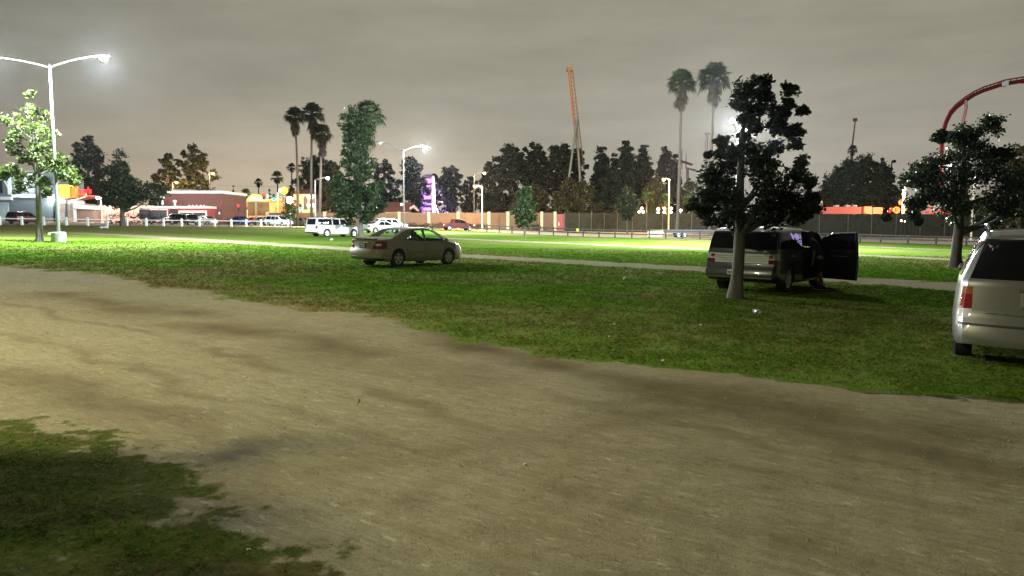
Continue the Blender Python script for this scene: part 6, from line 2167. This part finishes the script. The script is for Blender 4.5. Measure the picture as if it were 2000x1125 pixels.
# ------------------------------------------------------------------ rides, signals, wires, litter
def rides():
    # ferris wheel seen almost edge on
    Y = 176
    o = B(838, Y)
    root = thing('ferris_wheel', o, 'ferris wheel seen edge on, lit white and violet above the tan wall', 'ferris wheel', math.radians(3.0))
    zt = AT(838, 340, Y).z - o.z
    R = 6.6; zc = zt - R - .4
    wl = ME('white_wheel_leds', (.86, .80, 1.0), 1.15); vl = ME('violet_wheel_leds', (.50, .24, .95), .5); pkl = ME('pink_gondola_glow', (.80, .36, .78), .6)
    gm = M('gondola_shell', (.16, .07, .15), rough=.4)

    def ring(x, r, w, t, mat, name):
        m = MB(); n = 48
        m.lathe([(r - w, x - t), (r, x - t), (r, x + t), (r - w, x + t), (r - w, x - t)], n, (0, 0, zc), 'x')
        # axis='x' places (height, r cos, r sin)
        return m.build(name, mat, root, True)
    ring(1.15, R, .9, .10, wl, 'rim')
    ring(1.15, R * .62, .5, .08, wl, 'inner_rim')
    ring(-1.15, R, .45, .10, vl, 'rim')
    for x, mt in ((1.15, wl), (-1.15, vl)):
        for k in range(12):
            a = 2 * math.pi * k / 12 + .2
            MB().tube([(x, 0, zc), (x, math.cos(a) * R * .95, zc + math.sin(a) * R * .95)], .07, 6).build('spoke', mt, root)
    for k in range(16):
        a = 2 * math.pi * k / 16 + .1
        y, z = math.cos(a) * R, zc + math.sin(a) * R
        m = MB().span((-.85, y - .55, z - .95), (.85, y + .55, z - .30))
        g = m.build('gondola', pkl if k % 3 else gm, root)
        MB().prism([(-.95, y - .65, z + .05), (.95, y - .65, z + .05), (.7, y - .3, z + .28), (-.7, y - .3, z + .28)], (0, .9, 0)).build('canopy', gm, g)
        MB().tube([(-1.1, y, z), (1.1, y, z)], .05, 6).build('crossbar', gm, g)
    MB().tube([(-1.6, 0, zc), (1.6, 0, zc)], .3, 10).build('axle', STEEL, root)
    leg = M('pink_leg', (.5, .34, .42), rough=.5)
    for sx in (-1, 1):
        for sy in (-1, 1):
            MB().tube([(sx * 1.5, 0, zc), (sx * 3.4, sy * 3.5, -.5)], .14, 8).build('support_leg', leg, root)
    for x, y, z, e, c in ((3.4, -2.5, 5.5, 14000, (.45, .30, 1.0)), (4.6, -4, 3.2, 7000, (.75, .35, .95)), (-3, -3, 4, 600, (.6, .3, 1.0)), (9, -6, 3, 4500, (.45, .3, 1))):
        light('lamp_light', root, (x, y, z), e, c, .4)

    # orange lattice spike of a coaster
    Y = 150
    o = B(1143, Y)
    root = thing('coaster_spike', o, 'tall orange coaster spike leaning left, on slim green legs', 'roller coaster')
    f = lambda px, py, dy=0.0: AT(px, py, Y) - o + Vector((0, dy, 0))
    org = M('orange_steel', (.30, .115, .045), rough=.5); grn = M('dark_green_steel', (.10, .13, .11), rough=.6)
    a, b = f(1111, 133), f(1145, 335, 14)
    c, d = f(1119, 135, 1.0), f(1155, 322, 15)
    MB().tube([a, a.lerp(b, .5), b], .25, 8).build('rail', org, root, True)
    MB().tube([c, d], .13, 6).build('rail', M('brown_steel', (.24, .13, .08), rough=.6), root, True)
    m = MB()
    for k in range(1, 27):
        m.tube([a.lerp(b, k / 27), c.lerp(d, k / 27)], .06, 5)
    m.build('cross_ties', M('brown_steel', (.24, .13, .08)), root)
    MB().box(f(1113, 133.6, .6), (1.1, 1.6, .8)).build('end_buffer', M('brown_steel', (.24, .13, .08)), root)
    for p, q in ((f(1126, 238), f(1106, 388)), (f(1126.5, 238, 1), f(1134, 345, 1)), (f(1127, 232, .5), f(1127, 245, .5))):
        MB().tube([p, q], .22 if p.z - q.z > 5 else .42, 8).build('support_leg', grn, root)
    for px in (1106,):
        MB().box(f(1112, 363, 0), (1.4, .5, .2)).build('catwalk', STEEL, root)
    MB().tube([f(1106, 388), f(1104, 440)], .3, 8).build('support_leg', grn, root)
    MB().tube([f(1134, 345, 1), f(1136, 440, 1)], .3, 8).build('support_leg', grn, root)
    # flat ended strip down to the ground so the track does not end in mid air
    MB().tube([b, f(1158, 440, 30)], .25, 8).build('rail', org, root, True)

    # red coaster climbing out of the picture on the right
    Y = 150
    o = B(1850, Y)
    root = thing('red_coaster', o, 'red roller coaster track curving up out of the right edge behind the spreading tree', 'roller coaster')
    f = lambda px, py, dy=0.0: AT(px, py, Y) - o + Vector((0, dy, 0))
    red = M('coaster_red', (.20, .010, .014), rough=.35); lred = M('coaster_rail', (.30, .05, .05), rough=.35)
    cl = [(1838, 330), (1840, 300), (1844, 275), (1849, 257), (1858, 236), (1870, 217), (1885, 203), (1905, 189), (1927, 176), (1950, 166), (1975, 158), (2000, 150), (2040, 143), (2090, 142)]
    MB().tube([f(x + 2, y + 2, i * .55) for i, (x, y) in enumerate(cl)], .38, 10).build('spine', red, root, True)
    off = []
    for i in range(len(cl)):
        a = Vector(cl[max(0, i - 1)]); b = Vector(cl[min(len(cl) - 1, i + 1)])
        t = (b - a).normalized(); off.append(Vector((t.y, -t.x)))
    ra = [f(x - n.x * -4.2, y - n.y * -4.2, i * .55 - .7) for i, ((x, y), n) in enumerate(zip(cl, off))]
    rb = [f(x + n.x * -5, y + n.y * -5, i * .55 + .7) for i, ((x, y), n) in enumerate(zip(cl, off))]
    MB().tube(ra, .16, 8).build('rail', lred, root, True)
    MB().tube(rb, .16, 8).build('rail', lred, root, True)
    m = MB()
    for i in range(len(cl) - 1):
        for t in (0, .33, .66):
            m.tube([ra[i].lerp(ra[i + 1], t), rb[i].lerp(rb[i + 1], t)], .07, 5)
    m.build('cross_ties', red, root)
    MB().tube([f(1907, 190, 3.5), f(1908, 205, 3.5), f(1899, 245, 3.5), f(1893, 300, 3.5), f(1893, 440, 3.5)], .3, 8).build('support_leg', M('coaster_support', (.40, .20, .19), rough=.5), root, True)
    MB().tube([f(1838, 330), f(1836, 440)], .38, 8).build('spine', red, root)
    m = MB()
    for k in range(7):
        i = 1 + k * .7; a = ra[int(i)].lerp(ra[int(i) + 1], i % 1); m.ball(rb[int(i)].lerp(rb[int(i) + 1], i % 1) + Vector((.1, -.3, 0)), .13, 8)
    m.build('track_lights', ME('coaster_bulb', (1, .8, .45), 3.2), root)
    MB().box(f(1999, 152, 6), (1.2, 1.4, 1.2)).build('coaster_car', M('white_trim', (.7, .74, .74)), root)
    Y = 152
    o = B(1842, Y)
    root = thing('ride_station', o, 'white framed ride tower under the red coaster track', 'ride tower')
    f = lambda px, py, dy=0.0: AT(px, py, Y) - o + Vector((0, dy, 0))
    pale = M('pale_steel', (.58, .55, .56), rough=.5)
    MB().tube([f(1846, 303), f(1835, 324), f(1830, 440)], .34, 8).build('frame_leg', pale, root)
    MB().tube([f(1847, 303), f(1852, 330), f(1853, 440)], .3, 8).build('frame_leg', pale, root)
    MB().tube([f(1858, 305), f(1856, 440)], .3, 8).build('frame_leg', pale, root)
    MB().span(f(1824, 318, 0), f(1838, 303, 1)).build('panel', M('panel_grey', (.42, .39, .40)), root)
    MB().tube([f(1822, 300, .3), f(1821, 440, .3)], .2, 8).build('post', M('panel_grey', (.42, .39, .40)), root)
    for px, py in ((1846, 290), (1847, 304), (1846, 328)): 
        p = f(px, py, -.5); MB().ball(p, .17, 8).build('bulb', ME('coaster_bulb', (1, .8, .45), 3.2), root)
    light('lamp_light', root, f(1840, 325, -3), 1400, (1, .92, .9), .4)

    # small pink arch, thin drop tower, grey coaster towers
    Y = 230
    o = B(1562, Y)
    root = thing('coaster_arch', o, 'small pink coaster arch peeking out right of the open crowned tree', 'roller coaster')
    f = lambda px, py, dy=0.0: AT(px, py, Y) - o + Vector((0, dy, 0))
    pts = [(1550, 345), (1549, 334), (1551, 327), (1556, 323.5), (1562, 323.5), (1568, 328), (1572, 337), (1574, 349), (1574, 362), (1574, 440)]
    MB().tube([f(*p) for p in pts], .55, 8).build('track', M('pink_steel', (.40, .16, .17), rough=.5), root, True)
    MB().tube([f(p[0] * .9 + 1562 * .1, p[1] * .92 + 345 * .08, 1) for p in pts[:9]], .25, 8).build('rail', M('pink_rail', (.5, .3, .3), rough=.5), root, True)
    MB().tube([f(1550, 345), f(1549, 440)], .5, 8).build('support_leg', M('pink_steel', (.40, .16, .17)), root)
    Y = 260
    o = B(1662, Y)
    root = thing('drop_tower', o, 'thin leaning lattice tower far behind the dome shaped tree', 'ride tower')
    f = lambda px, py, dy=0.0: AT(px, py, Y) - o + Vector((0, dy, 0))
    lat = M('lattice_steel', (.34, .24, .17), rough=.6)
    m = MB(); m.tube([f(1671, 233), f(1662, 300), f(1661, 440)], .22, 6); m.tube([f(1673, 234, 1), f(1666, 300, 1), f(1665, 440, 1)], .22, 6)
    a0, a1, b0, b1 = f(1671, 233), f(1662, 300), f(1673, 234, 1), f(1666, 300, 1)
    for k in range(14): m.tube([a0.lerp(a1, k / 14), b0.lerp(b1, (k + 1) / 14)], .1, 4)
    m.build('lattice', lat, root)
    MB().box(f(1671.5, 233.5, .5), (1.1, 1.2, 1.0)).build('tower_head', lat, root)
    Y = 190
    o = B(1318, Y)
    root = thing('coaster_tower', o, 'grey coaster towers with a walkway behind the tall left palm', 'roller coaster')
    f = lambda px, py, dy=0.0: AT(px, py, Y) - o + Vector((0, dy, 0))
    gy = M('grey_tower', (.26, .25, .25), rough=.7)
    for x0, y0, x1, y1, r in ((1304, 318, 1304, 440, .5), (1314, 318, 1314, 440, .55), (1321, 320, 1326, 440, .4), (1343, 328, 1342, 440, .35), (1332, 292, 1332, 330, .14), (1340, 302, 1340, 330, .14)):
        MB().tube([f(x0, y0), f(x1, y1)], r, 8).build('tower_leg', gy, root)
    m = MB(); m.tube([f(1300, 314), f(1318, 313), f(1334, 316), (f(1352, 322))], .35, 6); m.build('walkway', M('brown_steel', (.24, .13, .08)), root)
    MB().tube([f(1340, 329), f(1360, 333)], .3, 6).build('walkway', gy, root)
    Y = 168
    for i, (x0, y0, x1, y1, lb) in enumerate(((1381, 262, 1375, 440, 'left leg of the grey ride supports below the right tall palm'), (1390, 262, 1381, 440, 'right leg of the grey ride supports below the right tall palm'))):
        o = B(x1, Y); f = lambda px, py, dy=0.0: AT(px, py, Y) - o + Vector((0, dy, 0))
        root = thing('ride_support', o, lb, 'ride support', 0, 'grey ride supports')
        MB().tube([f(x0, y0), f(x1, y1)], .32, 8).build('column', gy, root)
        MB().box(f(x0, y0 - 1), (.9, .9, .35)).build('column_cap', gy, root)
    # uplights among the pines
    for px, py, Y, e, c, nm in ((1052, 398, 150, 1500, (1, .36, .28), 'rose'), (1066, 392, 152, 900, (1, .38, .30), 'rose'), (966, 398, 152, 500, (.55, .3, 1), 'violet'), (1000, 380, 154, 700, (.8, .55, .7), 'mauve'),
                                (1095, 360, 148, 600, (1, .7, .4), 'amber'), (1145, 405, 140, 260, (1, .8, .4), 'amber'), (650, 392, 140, 900, (1, .74, .4), 'amber'), (1985, 390, 112, 900, (1, .4, .2), 'rust')):
        light('%s_uplight' % nm, None, AT(px, py, Y), e, c, .4)
    o = B(964, 151)
    root = thing('violet_palm', o, 'slim violet lit palm trunk ornament behind the tan wall', 'lit ornament')
    f = lambda px, py, dy=0.0: AT(px, py, 151) - o + Vector((0, dy, 0))
    vg = ME('violet_tube', (.42, .16, .95), .8)
    MB().tube([f(964.5, 440), f(964.5, 396)], .2, 8).build('trunk', vg, root)
    m = MB()
    for dx, dy in ((-5, -8), (-2, -13), (2, -13), (6, -8), (0, -16)):
        m.tube([f(964.5, 396), f(964.5 + dx * .5, 396 + dy * .7), f(964.5 + dx, 396 + dy)], .07, 5)
    m.build('fronds', vg, root)


rides()


def signals():
    ypole = M('signal_pole_yellow', (.62, .56, .30), rough=.6)

    def sig(b, root, px, py, lit, s=1.0):
        p = b.p(px, py, -.3)
        h = MB().span((p.x - .22 * s, -.45, p.z - .62 * s), (p.x + .22 * s, -.2, p.z + .62 * s)).build('signal_head', BLACK, root)
        for k, (nm, col) in enumerate((('red', (1, .02, .02)), ('amber', (1, .5, .02)), ('green', (.02, 1, .75)))):
            z = p.z + (.4 - .4 * k) * s
            on = nm == lit
            mt = ME('signal_%s_on' % nm, col, 4.5) if on else M('signal_%s_off' % nm, tuple(c * .06 for c in col))
            MB().ball((p.x, -.5, z), (.30 if on else .15) * s, 10).build('%s_lamp' % nm, mt, h, True)
    b = Bld('traffic_signal', 542, 146, 'cream signal mast with an arm and green light over the tan shop block', 'traffic signal')
    r = b.root
    MB().tube([b.p(542, 440), b.p(542, 376)], .16, 8).build('pole', ypole, r)
    MB().tube([b.p(542, 383.5), b.p(522, 382.6)], .09, 8).build('mast_arm', ypole, r)
    MB().tube([b.p(542, 383.5), b.p(556, 384.5)], .09, 8).build('mast_arm', ypole, r)
    sig(b, r, 536, 385.5, 'green'); sig(b, r, 516, 383.5, 'red', .9)
    b.part('street_sign', M('pale_plate', (.7, .68, .6)), 521, 379, 525, 387, -.1, .06)
    light('lamp_light', r, b.p(539, 386, -1.2), 120, (.1, 1, .8), .2)
    b = Bld('traffic_signal', 433, 146, 'cream signal arm reaching right from the brick building cornice', 'traffic signal')
    r = b.root
    MB().tube([b.p(431, 440), b.p(431, 378)], .15, 8).build('pole', ypole, r)
    MB().tube([b.p(431, 379.5), b.p(466, 381), b.p(486, 382)], .10, 8).build('mast_arm', ypole, r)
    sig(b, r, 438, 382, 'none', .9)
    MB().tube([b.p(438, 380), b.p(438, 377)], .06, 6).build('bracket', ypole, r)
    b = Bld('traffic_signal', 466, 138, 'post mounted red traffic signal in front of the tan shop block', 'traffic signal')
    MB().tube([b.p(466, 440), b.p(466, 400)], .09, 8).build('pole', BLACK, b.root)
    sig(b, b.root, 466, 406, 'red', .95)
    b = Bld('traffic_signal', 576, 136, 'post mounted red traffic signal right of the sapling', 'traffic signal')
    MB().tube([b.p(576, 440), b.p(576, 400)], .09, 8).build('pole', BLACK, b.root)
    sig(b, b.root, 576, 406.5, 'red', .95)
    b = Bld('traffic_signal', 588, 135, 'post mounted green traffic signal left of the four globe lamp', 'traffic signal')
    MB().tube([b.p(588, 440), b.p(588, 400)], .09, 8).build('pole', BLACK, b.root)
    sig(b, b.root, 588, 404, 'green', .8)


signals()


def wires_and_litter():
    wm = M('wire_black', (.05, .05, .05), rough=.8)
    for i, (x0, y0, x1, y1, Y, sag, lb) in enumerate(((425, 362, 640, 358, 190, .5, 'low overhead wire above the tan shop block'),)):
        a, b = AT(x0, y0, Y), AT(x1, y1, Y)
        pts = [a.lerp(b, t / 12) + Vector((0, 0, -4 * sag * (t / 12) * (1 - t / 12))) for t in range(13)]
        o = MB().tube(pts, .018, 5).build('overhead_wire', wm)
        tag(o, lb, 'wire', 'overhead wires')

    def crumple(name, px, py, r, mat, label, cat, flat=.5, seed=1):
        rs = random.Random(seed)
        g = G(px, py)
        bm = bmesh.new()
        bmesh.ops.create_icosphere(bm, subdivisions=2, radius=r)
        for v in bm.verts:
            v.co *= rs.uniform(.6, 1.25); v.co.z = v.co.z * flat + r * flat * .7
        me = bpy.data.meshes.new(name); bm.to_mesh(me); bm.free()
        o = link(name, me, mat); o.location = g
        tag(o, label, cat)
        return o
    pw = M('white_paper', (.50, .50, .48), rough=.8)
    crumple('paper_litter', 1220, 546, .07, pw, 'crumpled white paper on the grass left of the boxy crossover', 'litter', .7, 1)
    crumple('plastic_bag', 1478, 613, .10, M('pale_plastic', (.34, .32, .37), rough=.3), 'pale crumpled plastic bag on the grass in front of the grey tree trunk', 'litter', .55, 2)
    crumple('paper_litter', 199, 446, .22, pw, 'left one of two white scraps below the white rail fence', 'litter', .7, 3)
    crumple('paper_litter', 207, 446, .26, pw, 'right one of two white scraps below the white rail fence', 'litter', .7, 4)
    crumple('paper_cup', 97, 459, .14, M('yellow_card', (.7, .6, .25)), 'yellowish cup on the grass beside the concrete lamp base', 'litter', .8, 5)
    crumple('paper_litter', 648, 469, .14, pw, 'white scrap on the grass below the white full size suv', 'litter', .6, 6)
    for i, (px, py, r, lb) in enumerate(((1369, 635, .022, 'tiny white scrap on the lawn right of centre'), (1295, 705, .02, 'tiny pale scrap near the lawn edge'), (1200, 634, .02, 'tiny white scrap in the middle of the lawn'), (1190, 658, .018, 'faint scrap just above the dirt edge'), (485, 1076, .012, 'tiny bright scrap in the worn grass at the bottom'),
                                             (1025, 908, .012, 'tiny pale pebble in the middle of the dirt'))):
        crumple('paper_scrap', px, py, r, pw, lb, 'litter', .6, 20 + i)
    # yellow fallen leaf on the dirt
    g = G(698, 790)
    m = MB()
    n = 9
    pts = [Vector((.02 * math.sin(math.pi * k / n) * 1.0, 0, .01 + .045 * k / n)) for k in range(n + 1)]
    V = []; Fc = []
    for k in range(n + 1):
        t = k / n; w = .011 * math.sin(math.pi * min(1, t * 1.02)) + .001
        c = Vector((.015 * math.sin(3 * t), 0, .004 + .062 * t))
        V += [c + Vector((-w, -.004, 0)), c + Vector((0, .002, 0)), c + Vector((w, -.004, 0))]
    for k in range(n):
        a = 3 * k
        Fc += [(a, a + 1, a + 4, a + 3), (a + 1, a + 2, a + 5, a + 4)]
    m.add(V, Fc)
    o = m.build('fallen_leaf', M('yellow_leaf', (.75, .60, .14), rough=.6), None, False, False)
    o.location = g; o.rotation_euler = (.3, .1, .3)
    tag(o, 'small yellow fallen leaf standing on the bare dirt', 'leaf')
    # reflector on the brown fence
    g = G(1128, 462); p = AT(1128, 449, g.y - .2)
    mb = MB().lathe([(.001, -.02), (.16, -.02), (.16, .02), (.001, .02)], 14, (0, 0, 0), 'y')
    o = mb.build('reflector', M('yellow_reflector', (.8, .62, .04), rough=.4)); o.location = p
    tag(o, 'round yellow reflector fixed to the brown rail fence', 'reflector')
    g = G(1321, 466)
    z1 = .7
    o = MB().span((-.95, -.04, .25), (.95, .0, 1.0)).build('notice_board', M('cream_board', (.62, .52, .34), rough=.8)); o.location = Vector((AT(1279, 460, g.y).x, g.y - .3, terr(AT(1279, 460, g.y).x, g.y - .3)))
    tag(o, 'blank cream board fixed between posts of the brown rail fence', 'board')


wires_and_litter()


# ------------------------------------------------------------------ thin haze added to imitate glare halos round the lamps
def haze():
    m = bpy.data.materials.new('halo_haze'); m.use_nodes = True
    nt = m.node_tree
    nt.nodes.remove(nt.nodes['Principled BSDF'])
    v = nt.nodes.new('ShaderNodeVolumePrincipled')
    v.inputs['Color'].default_value = (.92, .93, .95, 1)
    v.inputs['Density'].default_value = .000038
    v.inputs['Anisotropy'].default_value = .9
    nt.links.new(v.outputs[0], nt.nodes['Material Output'].inputs['Volume'])
    o = MB().span((-260, -70, -9), (260, 290, 52)).build('haze', m)
    o['kind'] = 'stuff'


haze()
